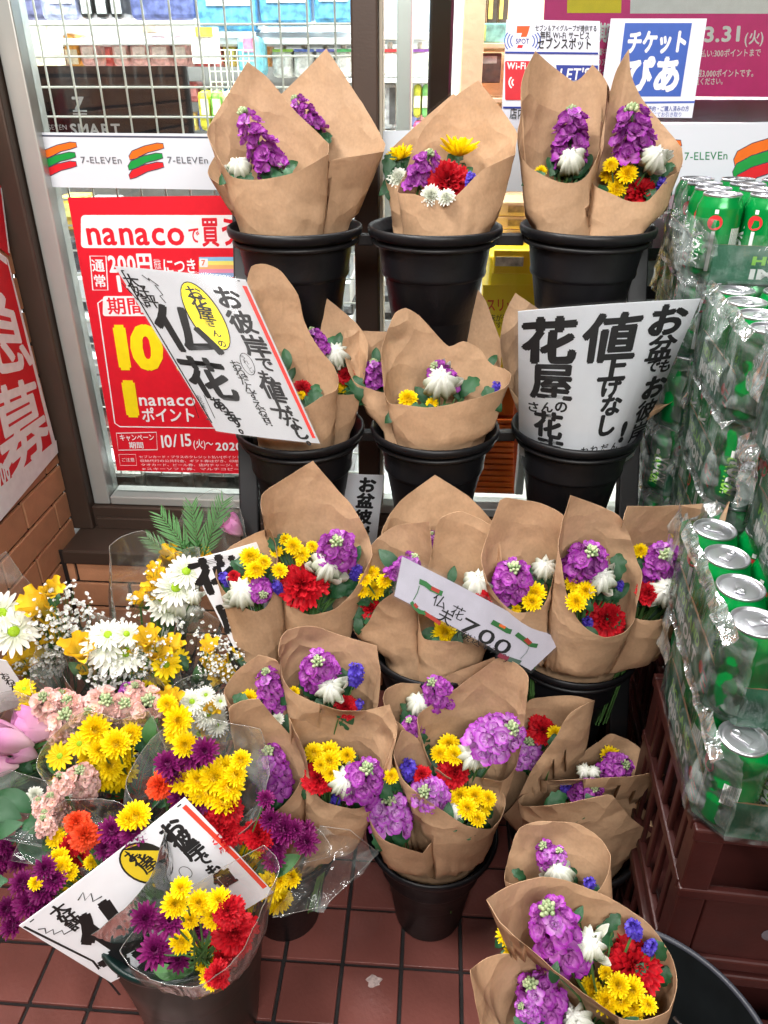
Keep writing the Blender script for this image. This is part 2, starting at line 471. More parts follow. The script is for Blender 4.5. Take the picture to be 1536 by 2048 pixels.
def pm(r, g, b): return mat('pack_%d_%d_%d' % (r, g, b), srgb(int(r * .86 + 24), int(g * .86 + 24), int(b * .86 + 22)), .35, .55, 55, .2, 25)
def pack(name, x0, y0, x1, y1, by, m, label, cat='pack', group=None, band=None, dep=.09, bev=.012):
    """a pouch or box: body, plus a printed label panel when given"""
    root = thing(name, label, cat, PB((x0 + x1) / 2, y1, by), group)
    ibox('body', x0, y0, x1, y1, by, dep, m, parent=root, bev=bev)
    if band:
        fx0, fy0, fx1, fy1, bmat = band
        w, h = x1 - x0, y1 - y0
        ibox('label_panel', x0 + fx0 * w, y0 + fy0 * h, x0 + fx1 * w, y0 + fy1 * h, by - .003, .003, bmat, parent=root, bev=0)
    return root
for x0, x1, m in ((8, 150, pm(100, 104, 150)), (262, 392, pm(84, 96, 158))):
    pack('blue_bag', x0, -70, x1, 40, 2.26, m, '%s dark blue bag on the top shelf behind the grid' % ('left' if x0 < 100 else 'right'), 'bag', 'dark blue bags on the top shelf', (.1, .2, .9, .6, pm(150, 150, 200)))
pack('lavender_bag', 84, -70, 158, 40, 2.25, pm(170, 178, 226), 'pale lavender bag with white streaks on the top shelf', 'bag', None, (.2, .3, .8, .7, pm(220, 224, 244)))
for x0 in (160, 190, 220):
    pack('canister', x0, -70, x0 + 27, 38, 2.24, pm(52, 54, 60), '%s black canister with pale print on the top shelf' % {160: 'left', 190: 'middle', 220: 'right'}[x0], 'canister', 'three black canisters on the top shelf', (.15, .5, .85, .9, pm(190, 196, 200)))
for x0, x1, y1 in ((398, 515, 62), (520, 622, 52), (628, 704, 48)):
    pack('azure_bag', x0, -70, x1, y1, 2.22, pm(80, 156, 210), 'bright azure plastic bag on the top shelf, %s' % {398: 'leftmost of three', 520: 'middle of three', 628: 'next to the mullion'}[x0], 'bag', 'azure bags on the top shelf', (.12, .15, .9, .62, pm(190, 204, 216)))
for x0, x1 in ((-14, 26), (28, 66), (132, 160)):
    pack('orange_pouch', x0, 66, x1, 132, 2.3, pm(246, 160, 40), 'orange snack pouch on the second shelf, %s' % {-14: 'leftmost', 28: 'left of the yellow card', 132: 'right of the yellow card'}[x0], 'pouch', 'orange pouches on the second shelf', (.1, .5, .9, .95, pm(250, 230, 200)))
for x0, x1 in ((162, 192), (226, 258), (262, 296), (300, 340), (346, 376)):
    pack('pink_pouch', x0, 72, x1, 133, 2.3, pm(236, 170, 168), 'pale pink pouch on the second shelf, %s of five from the left' % {162: 'first', 226: 'second', 262: 'third', 300: 'fourth', 346: 'last'}[x0], 'pouch', 'pink pouches on the second shelf', (.15, .35, .85, .75, pm(250, 226, 224)))
pack('price_card', 62, 48, 131, 131, 2.2, pm(246, 246, 214), 'yellow edged white price card with green print on the shelf', 'card', None, (.12, .2, .88, .75, pm(236, 250, 226)), .004, 0)
pack('price_card', 283, 46, 340, 66, 2.2, pm(250, 224, 210), 'small peach price card on the shelf edge', 'card', None, (.05, .1, .5, .9, pm(250, 206, 180)), .004, 0)
pack('price_card', 386, 54, 442, 127, 2.18, pm(250, 248, 248), 'white price card with red handwriting and yellow top', 'card', None, (.1, .0, .7, .26, pm(250, 206, 70)), .004, 0)
pack('hanging_bag', 478, 72, 525, 152, 2.2, pm(110, 200, 226), 'clear bag with blue and pink sweets hanging by the shelf', 'bag', None, (.2, .05, .7, .4, pm(240, 120, 160)))
for i, (x0, x1, c) in enumerate(((545, 586, (150, 210, 70)), (588, 628, (70, 100, 190)), (632, 668, (90, 100, 200)), (672, 702, (80, 190, 110)), (762, 797, (226, 40, 50)), (822, 858, (120, 60, 160)))):
    r = pack('pump_bottle', x0, 98, x1, 156, 2.3, pm(244, 246, 246), 'white pump bottle with %s cap band on the shelf' % ('lime', 'blue', 'violet blue', 'green', 'red', 'purple')[i], 'bottle', 'pump bottles on the white shelf', (0, 0, 1, .10, pm(*c)))
    cx = (x0 + x1) / 2
    ibox('pump', cx - 5, 84, cx + 5, 98, 2.33, .02, pm(250, 250, 250), parent=r, bev=.003)
for x0, x1, c in ((400, 422, (236, 224, 60)), (424, 446, (130, 200, 80)), (448, 470, (250, 240, 190))):
    pack('green_pack', x0, 182, x1, 262, 2.1, pm(*c), '%s snack pack beyond the black panel' % {400: 'yellow', 424: 'green', 448: 'cream'}[x0], 'pack', 'green and yellow packs', (.15, .2, .85, .6, pm(250, 250, 220)))
pack('grey_box', 762, 166, 792, 258, 2.3, pm(170, 172, 176), 'grey carton between the mullion and the silver post', 'carton', None, (.55, .1, .95, .9, pm(60, 60, 64)))
for x0, x1, c in ((826, 842, (214, 224, 70)), (843, 857, (120, 206, 120))):
    pack('spray_bottle', x0, 168, x1, 236, 2.3, pm(*c), '%s bottle beside the dark post' % ('yellow' if x0 < 840 else 'green'), 'bottle', 'bottles beside the dark post', (.1, .35, .9, .7, pm(246, 246, 240)))
pack('pink_box', 826, 242, 857, 262, 2.3, pm(226, 80, 150), 'small magenta box low beside the dark post', 'box', None, (.2, .2, .8, .8, pm(240, 160, 200)))
f = BB(); a, b = W2B(PB(793, 100, 2.0)), W2B(PB(824, 100, 2.0)); f.boxmm((a.x, 2.0, .3), (b.x, 2.06, 1.9), bev=.004)
tag(f.build('shelf_post', SILVER), 'pale grey upright post behind the right pane', 'post')
f = BB(); a, b = W2B(PB(857, 100, 1.75)), W2B(PB(906, 100, 1.75)); f.boxmm((a.x, 1.75, .02), (b.x, 1.85, 1.9), bev=.006)
tag(f.build('dark_post', mat('dark_glossy_post', srgb(44, 38, 38), .15, .2, 4)), 'glossy dark brown post inside the shop right of the bottles', 'post')
WOOD = mat('pale_wood', srgb(232, 196, 158), .5, .12, 8, .1, 60)
cab = thing('wooden_cabinet', 'pale wooden display cabinet with boxed chocolates behind the right pane', 'cabinet', PB(970, 250, 2.1))
ibox('side_panel', 906, -60, 944, 520, 2.0, .3, WOOD, parent=cab, bev=.003)
for y0, y1 in ((86, 98), (196, 206), (388, 400)): ibox('shelf_board', 945, y0, 1100, y1, 2.02, .28, WOOD, parent=cab, bev=.002)
ibox('back_panel', 944, -60, 1100, 520, 2.31, .01, WOOD, parent=cab, bev=0)
for x0, x1 in ((946, 970), (972, 992), (994, 1012)):
    pack('chocolate_box', x0, -40, x1, 86, 2.08, pm(60, 52, 44), 'dark chocolate box with yellow strip in the cabinet, %s' % {946: 'left', 972: 'middle', 994: 'right'}[x0], 'box', 'chocolate boxes in the wooden cabinet', (.2, 0, .62, .62, pm(240, 224, 110)), .05, .002)
pack('teal_tray', 944, 46, 1012, 86, 2.05, pm(110, 180, 180), 'teal shelf tray in front of the chocolate boxes', 'tray', None, (.1, .1, .4, .9, pm(170, 214, 120)), .02, .003)
pack('brown_picture_box', 956, 106, 1000, 166, 2.08, pm(90, 66, 54), 'brown gift box with a picture of chocolates', 'box', None, (.15, .1, .85, .35, pm(200, 196, 190)), .05, .002)
for i, (y0, y1) in enumerate(((404, 432), (433, 458), (459, 486))):
    r = pack('wine_crate', 984, y0, 1090, y1, 1.9, WOOD, ('pale wooden wine crate, top one of the stack behind the buckets', 'pale wooden wine crate, middle one of the stack behind the buckets', 'pale wooden wine crate, bottom one of the stack behind the buckets')[i], 'crate', 'stacked wine crates', (.3, .25, .6, .75, pm(150, 116, 86)), .2, .003)
YEL = mat('carton_yellow', srgb(255, 224, 50), .45, .06, 12)
yb = thing('yellow_carton', 'yellow carton with a handle slot between the top buckets', 'carton', PB(1010, 740, 1.75))
ibox('body', 965, 512, 1075, 742, 1.75, .25, YEL, parent=yb, bev=.006)
ibox('flap', 985, 500, 1070, 548, 1.735, .012, mat('carton_flap', srgb(246, 206, 30), .45, .06, 12), parent=yb, bev=.003)
ibox('handle_slot', 990, 514, 1046, 532, 1.733, .003, pm(196, 190, 170), parent=yb, bev=0)
ORG = mat('orange_plastic', srgb(246, 110, 30), .4, .08, 20)
oc = thing('orange_basket', 'orange slatted basket in a white frame low between the buckets', 'basket', PB(975, 985, 1.7))
ibox('back_board', 905, 745, 1032, 985, 1.74, .2, mat('orange_dark', srgb(206, 80, 20), .5), parent=oc, bev=.003)
for k in range(13):
    y = 838 + k * 11.5
    ibox('slat', 908, y, 1028, y + 6.5, 1.722, .016, ORG, parent=oc, bev=.002)
ibox('upper_panel', 908, 748, 1028, 828, 1.725, .012, ORG, parent=oc, bev=.003)
ibox('frame_side', 1029, 800, 1046, 990, 1.70, .03, WHITE, parent=oc, bev=.003)
# goods low behind the left pane
for x0, x1, c in ((196, 290, (120, 122, 116)), (292, 385, (104, 108, 104)), (388, 490, (112, 116, 112))):
    pack('glove_pack', x0, 946, x1, 984, 1.68, pm(*c), 'grey wrapped pack under the red poster, %s' % {196: 'leftmost', 292: 'middle', 388: 'right'}[x0], 'pack', 'grey packs under the red poster', (.3, .2, .8, .45, pm(60, 64, 62)), .16, .008)
for x0, x1, y0, y1, c in ((150, 200, 480, 545, (60, 66, 74)), (202, 240, 490, 545, (96, 120, 140)), (176, 240, 600, 640, (236, 238, 240)), (180, 260, 670, 720, (150, 180, 200)), (640, 680, 600, 640, (200, 40, 50)), (684, 706, 606, 640, (60, 62, 66)), (640, 700, 470, 558, (130, 140, 150)), (650, 700, 670, 720, (226, 228, 230)), (180, 262, 850, 922, (110, 60, 56)), (270, 380, 850, 922, (110, 112, 116)),(120,170,395,460,(240,200,90)),(172,230,400,460,(150,150,150))):
    pack('shelf_item', x0, y0, x1, y1, 1.98 if y0 < 700 else 1.8, pm(*c), 'assorted small pack on a lower shelf behind the wire grid', 'pack', 'small packs on the lower shelves', (.15, .2, .85, .6, pm(min(255, c[0] + 60), min(255, c[1] + 60), min(255, c[2] + 60))), .1, .006)
for x0, x1, y0, y1, c in ((762, 800, 590, 640, (70, 72, 76)), (770, 812, 700, 760, (226, 226, 224)), (1290, 1345, 640, 690, (226, 228, 230))):
    pack('shelf_item', x0, y0, x1, y1, 2.0, pm(*c), 'assorted carton behind the right pane between the buckets', 'carton', 'cartons behind the right pane', (.2, .3, .8, .7, pm(200, 204, 206)), .1, .004)
# white panels with dark gaps seen left of the beer
lt = thing('slatted_panel', 'white slatted panel with black bars behind the top right bucket', 'panel', PB(1310, 700, 1.62))
ibox('white_board', 1225, 425, 1470, 760, 1.64, .02, WHITE, parent=lt, bev=.002)
for y0, y1 in ((497, 520), (574, 597), (652, 676)): ibox('dark_bar', 1225, y0, 1470, y1, 1.632, .006, BLACKM, parent=lt, bev=0)
ct = thing('shop_counter', 'white shop counter with a dark top edge behind the right pane', 'counter', PB(1350, 430, 1.7))
ibox('front', 1120, 246, 1800, 470, 1.72, .5, WHITE, parent=ct, bev=.004)
ibox('dark_top', 1120, 198, 1800, 244, 1.75, .4, mat('counter_dark', srgb(52, 60, 66), .25, .3, 12), parent=ct, bev=.003)

# many more small goods deeper in the shop, too small to tell apart one by one
rg = random.Random(4)
gs = thing('shop_shelf', 'long white shelf at the back of the shop crowded with small goods', 'shelf', B2W(-.2, 3.2, .02))
for zz in (.55, .85, 1.12, 1.34, 1.56, 1.80):
    f = BB(); f.boxmm((-2.2, 3.15, zz - .025), (2.6, 3.5, zz)); f.build('shelf_board', SHELF, gs)
pal = [(236, 200, 90), (240, 150, 60), (230, 120, 120), (120, 180, 220), (90, 160, 110), (240, 240, 236), (200, 60, 60), (90, 100, 170), (250, 226, 170), (150, 110, 90), (190, 210, 120), (70, 74, 80)]
wordc = {}
k = 0
for zz in (1.12, 1.34, 1.56):
    x = -1.6
    while x < 1.0:
        w, h = rg.uniform(.05, .11), rg.uniform(.09, .17); c_ = rg.choice(pal)
        f = BB(); f.boxmm((x, 3.16, zz + .001), (x + w, 3.16 + .10, zz + h), bev=.010)
        f.boxmm((x + w * .15, 3.1565, zz + h * .25), (x + w * .85, 3.1595, zz + h * .7), mi=1)
        o = f.build('shelf_item', [pm(*c_), pm(min(255, c_[0] + 50), min(255, c_[1] + 50), min(255, c_[2] + 50))])
        tag(o, 'small coloured pack on the crowded shelf deep in the shop', 'pack', 'small packs deep in the shop')
        x += w + rg.uniform(.004, .02)

rg = random.Random(9)
for (xa, xb, yb, ha, hb, by) in ((-20, 545, 134, 26, 52, 2.42), (376, 548, 205, 26, 44, 2.45), (376, 548, 262, 26, 46, 2.42), (166, 300, 545, 40, 60, 2.15), (166, 300, 640, 26, 34, 2.1), (166, 300, 720, 26, 40, 2.05), (166, 300, 845, 50, 80, 1.98), (166, 300, 925, 50, 70, 1.9), (628, 702, 558, 40, 70, 2.2), (628, 702, 640, 20, 34, 2.1), (628, 702, 720, 20, 40, 2.05), (768, 856, 262, 30, 60, 2.5)):
    x = xa
    while x < xb:
        w = rg.uniform(15, 34); h = rg.uniform(ha, hb); c_ = rg.choice(pal)
        a, b2, t = W2B(PB(x, yb, by)), W2B(PB(min(x + w, xb), yb, by)), W2B(PB(x, yb - h, by))
        wd = b2.x - a.x; hh = t.z - a.z
        f = BB(); f.boxmm((a.x, by, a.z + .001), (b2.x, by + .08, t.z), bev=.008)
        f.boxmm((a.x + wd * .15, by - .0035, a.z + hh * .3), (b2.x - wd * .15, by - .0005, a.z + hh * .75), mi=1)
        o = f.build('shelf_item', [pm(*c_), pm(min(255, c_[0] + 50), min(255, c_[1] + 50), min(255, c_[2] + 50))])
        tag(o, 'small coloured pack on a white shelf behind the wire grid', 'pack', 'small packs behind the wire grid')
        x += w + rg.uniform(1, 5)
# ================================================================ flowers (shared meshes, facing +Z)
GREEN = mat('stem_green', srgb(74, 112, 56), .55, .2, 60, trans=.1)
LEAFG = mat('leaf_green', srgb(38, 84, 50), .42, .3, 90, .2, 160, trans=.16, rnd=.25)
LEAFL = mat('leaf_light_green', srgb(66, 116, 58), .42, .25, 90, .2, 160, trans=.2, rnd=.2)
BUDG = petal_mat('bud_green', srgb(126, 158, 108), srgb(206, 214, 170))
M_PURPLE = petal_mat('petal_purple', srgb(226, 150, 222), srgb(142, 14, 152))
M_LILAC = petal_mat('petal_lilac', srgb(240, 205, 240), srgb(176, 56, 190))
M_PINK = petal_mat('petal_pale_pink', srgb(252, 236, 214), srgb(246, 196, 194))
M_WHITE = petal_mat('petal_white', srgb(150, 170, 96), srgb(244, 244, 238), rnd=.04)
M_YELLOW = petal_mat('petal_yellow', srgb(214, 170, 10), srgb(255, 226, 8), rnd=.07)
M_RED = petal_mat('petal_red', srgb(120, 8, 18), srgb(206, 16, 34), rough=.6)
M_ORANGE = petal_mat('petal_orange', srgb(190, 40, 10), srgb(240, 84, 40))
M_BLUE = petal_mat('petal_violet_blue', srgb(160, 150, 226), srgb(70, 44, 178))
M_MAGENTA = petal_mat('petal_magenta', srgb(80, 10, 62), srgb(126, 22, 98))
M_LILY = petal_mat('petal_lily_pink', srgb(250, 226, 226), srgb(222, 142, 200))
M_GYP = petal_mat('petal_gypsophila', srgb(226, 232, 216), srgb(250, 250, 250), rnd=.03)
M_FREE = petal_mat('petal_freesia', srgb(214, 200, 80), srgb(254, 212, 44), rnd=.08)
M_DISC = petal_mat('disc_lime', srgb(120, 170, 20), srgb(170, 204, 40))

def petal(mb, az, r0, z0, L, Wd, e, curl, cup=0.0, nl=4, nw=2, shape='round', ruf=0.0, zig=0.0, t0=0.0, t1=1.0, rng=random, twist=0.0):
    """one petal: starts at radius r0 / height z0, rises at e degrees and bends by curl degrees"""
    ca, sa = cos(az), sin(az)
    r, z = r0, z0
    vs, fs, tt = [], [], []
    ph = rng.random() * 6.28
    for i in range(nl + 1):
        s = i / nl
        ang = radians(e + curl * s)
        if i:
            r += cos(ang) * L / nl; z += sin(ang) * L / nl
        if shape == 'round': w = Wd * (0.28 + 0.72 * sin(pi * min(1, s * .62 + .05))) * (1 if s < .85 else .62)
        elif shape == 'strap': w = Wd * (0.55 + .45 * sin(pi * min(1, s * .75 + .1))) * (1 if s < .95 else .45)
        elif shape == 'point': w = Wd * max(.04, sin(pi * (s * .9 + .1)))
        else: w = Wd * (0.2 + .8 * s)
        nr, nz = -sin(ang), cos(ang)
        for j in range(nw + 1):
            q = 2 * j / nw - 1
            off = cup * w * q * q + ruf * L * s * sin(q * 5 + ph + i)
            rr, zz = r + nr * off, z + nz * off
            if zig and i == nl:
                k = zig * L * (1 if j % 2 else -1); rr += cos(ang) * k; zz += sin(ang) * k
            lat = q * w / 2 * (1 - abs(cup) * .25)
            tw = twist * s
            vs.append((rr * ca - (lat * cos(tw)) * sa, rr * sa + (lat * cos(tw)) * ca, zz + lat * sin(tw)))
            tt.append(t0 + (t1 - t0) * s)
    n = nw + 1
    for i in range(nl):
        for j in range(nw):
            fs.append((i * n + j, i * n + j + 1, (i + 1) * n + j + 1, (i + 1) * n + j))
    mb.add(vs, fs, tt)

def p_floret(seed):
    rng = random.Random(seed); mb = MB()
    for lay, (n, L, Wd, e, cu) in enumerate([(6, .95, .95, 2, 30), (6, .72, .8, 28, 35), (4, .42, .5, 60, 30)]):
        for k in range(n):
            petal(mb, 2 * pi * (k + .5 * lay) / n + rng.uniform(-.25, .25), .06, lay * .06, L * rng.uniform(.85, 1.1), Wd * rng.uniform(.8, 1.1), e + rng.uniform(-12, 12), cu + rng.uniform(-25, 15), rng.uniform(-.1, .25), 3, 3, 'round', .09, 0, .0 if lay < 2 else .1, 1.0 if lay < 2 else .7, rng)
    return mb
def p_budtip(seed):
    rng = random.Random(seed); mb = MB()
    for k in range(15):
        a = k * 2.4; rr = .16 * sqrt(k) ; h = .55 - .04 * k
        c = Vector((rr * cos(a), rr * sin(a), h)); ax = (c - Vector((0, 0, -.4))).normalized()
        mb.ball(c, .17 + .006 * k, 6, 4, 0, rng.uniform(.1, .95), ax, 1.45)
        mb.tube([Vector((0, 0, -.35)), c], .035, 4, tint=.1)
    return mb
def p_bulb(loose, seed):
    rng = random.Random(seed); mb = MB()
    for lay in range(4):
        n = [9, 9, 8, 6][lay]
        for k in range(n):
            petal(mb, 2 * pi * (k + .5 * (lay % 2)) / n + rng.uniform(-.12, .12), .12, lay * .05 - .62, (1.75 - .10 * lay) * rng.uniform(.92, 1.08), .40 - .02 * lay, 4 + lay * 9 + rng.uniform(-5, 5), 150 - lay * 6, .75, 8, 2, 'strap', .0, 0, .0, 1.0, rng)
    for k in range(loose):
        petal(mb, rng.uniform(0, 6.28), .34, -.5, 1.05, .40, rng.uniform(5, 35), rng.uniform(60, 105), .7, 8, 3, 'strap', 0, 0, .4, 1, rng)
    return mb
def p_open(seed):
    rng = random.Random(seed); mb = p_bulb(0, seed)
    for k in range(9):
        petal(mb, 2 * pi * k / 9 + rng.uniform(-.3, .3), .3, -.45, 1.25 + rng.uniform(-.2, .3), .46, rng.uniform(15, 45), rng.uniform(30, 80), .6, 7, 2, 'strap', 0, 0, .5, 1, rng)
    return mb
def p_pompon(seed, lays=7, n0=19, wd=.27, ball=.62):
    rng = random.Random(seed); mb = MB()
    mb.ball((0, 0, -.02), ball, 10, 6, 0, .75, None, .62)
    for lay in range(lays):
        f = lay / (lays - 1); n = int(n0 * (1 - .55 * f))
        for k in range(n):
            petal(mb, 2 * pi * (k + .5 * (lay % 2)) / n + rng.uniform(-.12, .12), .34 * (1 - f), .02 + .30 * f, (.66 - .36 * f) * rng.uniform(.88, 1.12), wd, 0 + 66 * f + rng.uniform(-8, 8), 14 + 22 * f, .4, 3, 2, 'strap', 0, 0, .45, 1 - .2 * f, rng)
    return mb
def p_daisy(seed, n=19, L=.92, wd=.27, lay=1):
    rng = random.Random(seed); mb = MB()
    for l in range(lay):
        for k in range(n):
            petal(mb, 2 * pi * (k + .5 * l) / n + rng.uniform(-.06, .06), .14, .04 * l, L * rng.uniform(.9, 1.06) * (1 - .2 * l), wd * rng.uniform(.9, 1.1), rng.uniform(2, 16) + 14 * l, rng.uniform(-22, 5), .35, 4, 2, 'strap', 0, 0, .45, 1, rng)
    return mb
def p_disc():
    mb = MB(); mb.ball((0, 0, .05), .25, 12, 6, 0, .6, None, .5)
    for k in range(26):
        a = k * 2.4; r = .045 * sqrt(k); mb.ball((r * cos(a), r * sin(a), .17 - r * .35), .035, 4, 3, 0, .9)
    return mb
def p_spider(seed):
    rng = random.Random(seed); mb = MB()
    for lay in range(4):
        n = 13
        for k in range(n):
            petal(mb, 2 * pi * (k + .25 * lay) / n + rng.uniform(-.15, .15), .1, .05 * lay, (1.05 - .17 * lay) * rng.uniform(.8, 1.1), .23, 12 + 17 * lay + rng.uniform(-8, 14), 25, .5, 5, 2, 'strap', 0, 0, .3, 1, rng)
    return mb
def p_carnation(seed):
    rng = random.Random(seed); mb = MB()
    for lay in range(6):
        n = [10, 10, 9, 8, 6, 4][lay]
        for k in range(n):
            petal(mb, 2 * pi * (k + .37 * lay) / n + rng.uniform(-.2, .2), .04, -.12 + .07 * lay, (.98 - .12 * lay) * rng.uniform(.88, 1.1), .74 - .05 * lay, 0 + lay * 15 + rng.uniform(-9, 9), -8 + rng.uniform(-14, 14), 0, 4, 8, 'wedge', .13, .06, .05, 1.0 - .08 * lay, rng)
    return mb
def p_statice(seed):
    rng = random.Random(seed); mb = MB()
    for k in range(46):
        s = k / 45; a = k * 2.4
        c = Vector((.42 * cos(a) * rng.uniform(.4, 1), .42 * sin(a) * rng.uniform(.4, 1), -.8 + 1.7 * s))
        ax = Vector((c.x * 1.2, c.y * 1.2, .55)).normalized()
        q = Vector((0, 0, 1)).rotation_difference(ax).to_matrix()
        sub = MB()
        for j in range(5): petal(sub, 2 * pi * j / 5, .01, 0, .3, .24, 58, -40, .1, 2, 2, 'round', .1, 0, .45 if k % 7 == 0 else .8, 1, rng)
        mb.add([c + q @ v for v in sub.v], sub.f, sub.t)
    mb.tube([(0, 0, -1.4), (0, 0, .7)], .06, 5, tint=0)
    return mb
def p_leaf(seed, lobed=True):
    rng = random.Random(seed); nl, nw = 14, 4; vs, fs = [], []
    r, z = 0.0, 0.0
    for i in range(nl + 1):
        s = i / nl
        ang = radians(30 - 75 * s)
        if i: r += cos(ang) * 2 / nl; z += sin(ang) * 2 / nl
        if lobed: w = max(.02, .95 * sin(pi * min(1, s * 1.0 + .0)) ** .7 * (.62 + .38 * abs(sin(s * pi * 3.5 + .3)))) if 0 < s < 1 else .05
        else: w = max(.03, .72 * sin(pi * s) ** .8) if 0 < s < 1 else .05
        for j in range(nw + 1):
            q = 2 * j / nw - 1
            lat = q * w * .62
            sweep = (.18 * abs(q) * w) if lobed else 0
            vs.append((lat, r + sweep, z + .16 * w * abs(q) + (.05 * sin(9 * s + 2 * q) if lobed else 0)))
    n = nw + 1
    for i in range(nl):
        for j in range(nw): fs.append((i * n + j, i * n + j + 1, (i + 1) * n + j + 1, (i + 1) * n + j))
    mb = MB(); mb.add([(x, y - 1, zz) for x, y, zz in vs], fs)
    return mb
def p_freesia(seed):
    rng = random.Random(seed); mb = MB()
    for k in range(6):
        petal(mb, 2 * pi * k / 6 + (.1 if k % 2 else 0), .1, -1.2, 2.0 * (1 if k % 2 else .93), 1.0, 76, -18 + rng.uniform(-22, 12), .45, 8, 4, 'round', .02, 0, 0, 1, rng)
    return mb
def p_tulip(seed):
    rng = random.Random(seed); mb = MB()
    for k in range(6):
        petal(mb, 2 * pi * k / 6, .1, -1.0, 2.1, 1.15, 44, 66 - 24 * (k % 2), .4, 8, 4, 'round', .03, 0, .0, 1, rng)
    return mb
def p_gyp(seed, n=70):
    rng = random.Random(seed); mb = MB()
    for k in range(n):
        while True:
            c = Vector((rng.uniform(-1, 1), rng.uniform(-1, 1), rng.uniform(-.7, .8)))
            if c.length < 1: break
        sub = MB(); r = rng.uniform(.07, .13)
        ax = (c + Vector((rng.uniform(-.5, .5), rng.uniform(-.5, .5), 1.2))).normalized()
        q = Vector((0, 0, 1)).rotation_difference(ax).to_matrix()
        for j in range(7): petal(sub, 2 * pi * j / 7, .01, 0, r, r * .9, rng.uniform(20, 60), 20, .2, 2, 2, 'round', .1, 0, .4, 1, rng)
        mb.add([c + q @ v for v in sub.v], sub.f, sub.t)
        if k % 3 == 0: mb.tube([c, Vector((c.x * .3, c.y * .3, -1.3))], .012, 3, mi=1, cap=False)
    return mb
def p_palm(seed):
    rng = random.Random(seed); mb = MB()
    mb.tube([(0, -1, 0), (0, 0, .1), (0, 1, 0)], [.02, .016, .006], 5)
    for k in range(15):
        s = -.7 + 1.65 * k / 14; L = .75 * (1 - .5 * abs(s))
        for sd in (-1, 1):
            a = radians(28 + 10 * rng.random()); b = Vector((0, s, .1 - .1 * abs(s)))
            d = Vector((sd * sin(a), cos(a), .1 * rng.random())); n = Vector((cos(a), -sd * sin(a), 0)) * .028
            pts = [b + d * L * t + Vector((0, 0, -.12 * t * t)) for t in (0, .35, .7, 1)]
            vs = []
            for t, p in zip((.5, 1, .7, .05), pts): vs += [p - n * t, p + n * t]
            mb.add(vs, [(0, 1, 3, 2), (2, 3, 5, 4), (4, 5, 7, 6)])
    return mb
PROTO = {}
def reg(code, name, meshes, subs=()):
    PROTO[code] = (name, meshes, subs)
def norm1(mb, q=.9, mul=1.0):
    """scales a flower so that most of it lies within radius 1"""
    r = sorted(math.hypot(v.x, v.y) for v in mb.v)[int(len(mb.v) * q)]
    mb.v = [v * (mul / r) for v in mb.v]; return mb
def vs_(fn, nm, mats, cnt=3, **k): return [fn(11 + 7 * i, **k).md(nm, mats, True) for i in range(cnt)]
FLO = {}
def floret_set(key, m): FLO[key] = [p_floret(3 + i).md('floret', m, True) for i in range(4)]
floret_set('S', M_PURPLE); floret_set('K', M_PINK); floret_set('U', M_LILAC)
BUDS = [p_budtip(i).md('bud_cluster', BUDG, True) for i in range(3)]
DISC = p_disc().md('flower_disc', M_DISC, True)
reg('W', 'white_chrysanthemum', [norm1(p_bulb(k, 5 + i), .8, .74).md('white_chrysanthemum', M_WHITE, True) for i, k in enumerate((0, 1, 2))])
reg('w', 'white_chrysanthemum', [norm1(p_bulb(k, 21 + i), .8, .76).md('white_chrysanthemum', M_WHITE, True) for i, k in enumerate((3, 4, 3))])
reg('y', 'yellow_chrysanthemum', vs_(p_pompon, 'yellow_chrysanthemum', M_YELLOW))
reg('v', 'white_pompon', vs_(p_pompon, 'white_pompon', M_WHITE, 2))
reg('P', 'magenta_chrysanthemum', vs_(p_pompon, 'magenta_chrysanthemum', M_MAGENTA, 3, lays=5, n0=17, wd=.28, ball=.5))
reg('Y', 'yellow_spider_chrysanthemum', vs_(p_spider, 'yellow_spider_chrysanthemum', M_YELLOW, 2))
reg('C', 'red_carnation', vs_(p_carnation, 'red_carnation', M_RED))
reg('c', 'orange_carnation', vs_(p_carnation, 'orange_carnation', M_ORANGE, 1))
reg('B', 'statice', vs_(p_statice, 'statice', M_BLUE, 2))
reg('L', 'lobed_leaf', vs_(p_leaf, 'lobed_leaf', LEAFG, 2))
reg('O', 'oval_leaf', [p_leaf(3, False).md('oval_leaf', LEAFG, True)])
reg('l', 'oval_leaf', [p_leaf(3, False).md('oval_leaf', LEAFL, True)])
reg('D', 'white_daisy', vs_(p_daisy, 'white_daisy', M_WHITE, 2), [('flower_disc', DISC)])
reg('d', 'yellow_daisy', vs_(p_daisy, 'yellow_daisy', M_YELLOW, 2, n=15, wd=.36), [('flower_disc', DISC)])
reg('q', 'white_spray_daisy', vs_(p_daisy, 'white_spray_daisy', M_WHITE, 2, n=22, wd=.24, lay=2), [('flower_disc', DISC)])
reg('F', 'yellow_freesia', vs_(p_freesia, 'yellow_freesia', M_FREE, 2))
reg('T', 'pink_lily', [p_tulip(2).md('pink_lily', M_LILY, True)])
reg('t', 'lily_bud', [p_tulip(4).md('lily_bud', LEAFL, True)])
reg('G', 'gypsophila', vs_(p_gyp, 'gypsophila', [M_GYP, GREEN], 2))
reg('g', 'gypsophila', [p_gyp(5, 26).md('gypsophila', [M_GYP, GREEN], True)])
reg('A', 'palm_frond', [p_palm(1).md('palm_frond', LEAFL, True)])
LEAFY = 'LOlA'
CNT = [0]
def axis_mat(pos, axis, roll, s, upref=None):
    z = axis.normalized()
    x = Vector((1, 0, 0)); x = (x - z * x.dot(z)).normalized()
    y = z.cross(x)
    R = Matrix((x, y, z)).transposed().to_4x4()
    return Matrix.Translation(pos) @ R @ Matrix.Rotation(roll, 4, 'Z') @ Matrix.Scale(s, 4)
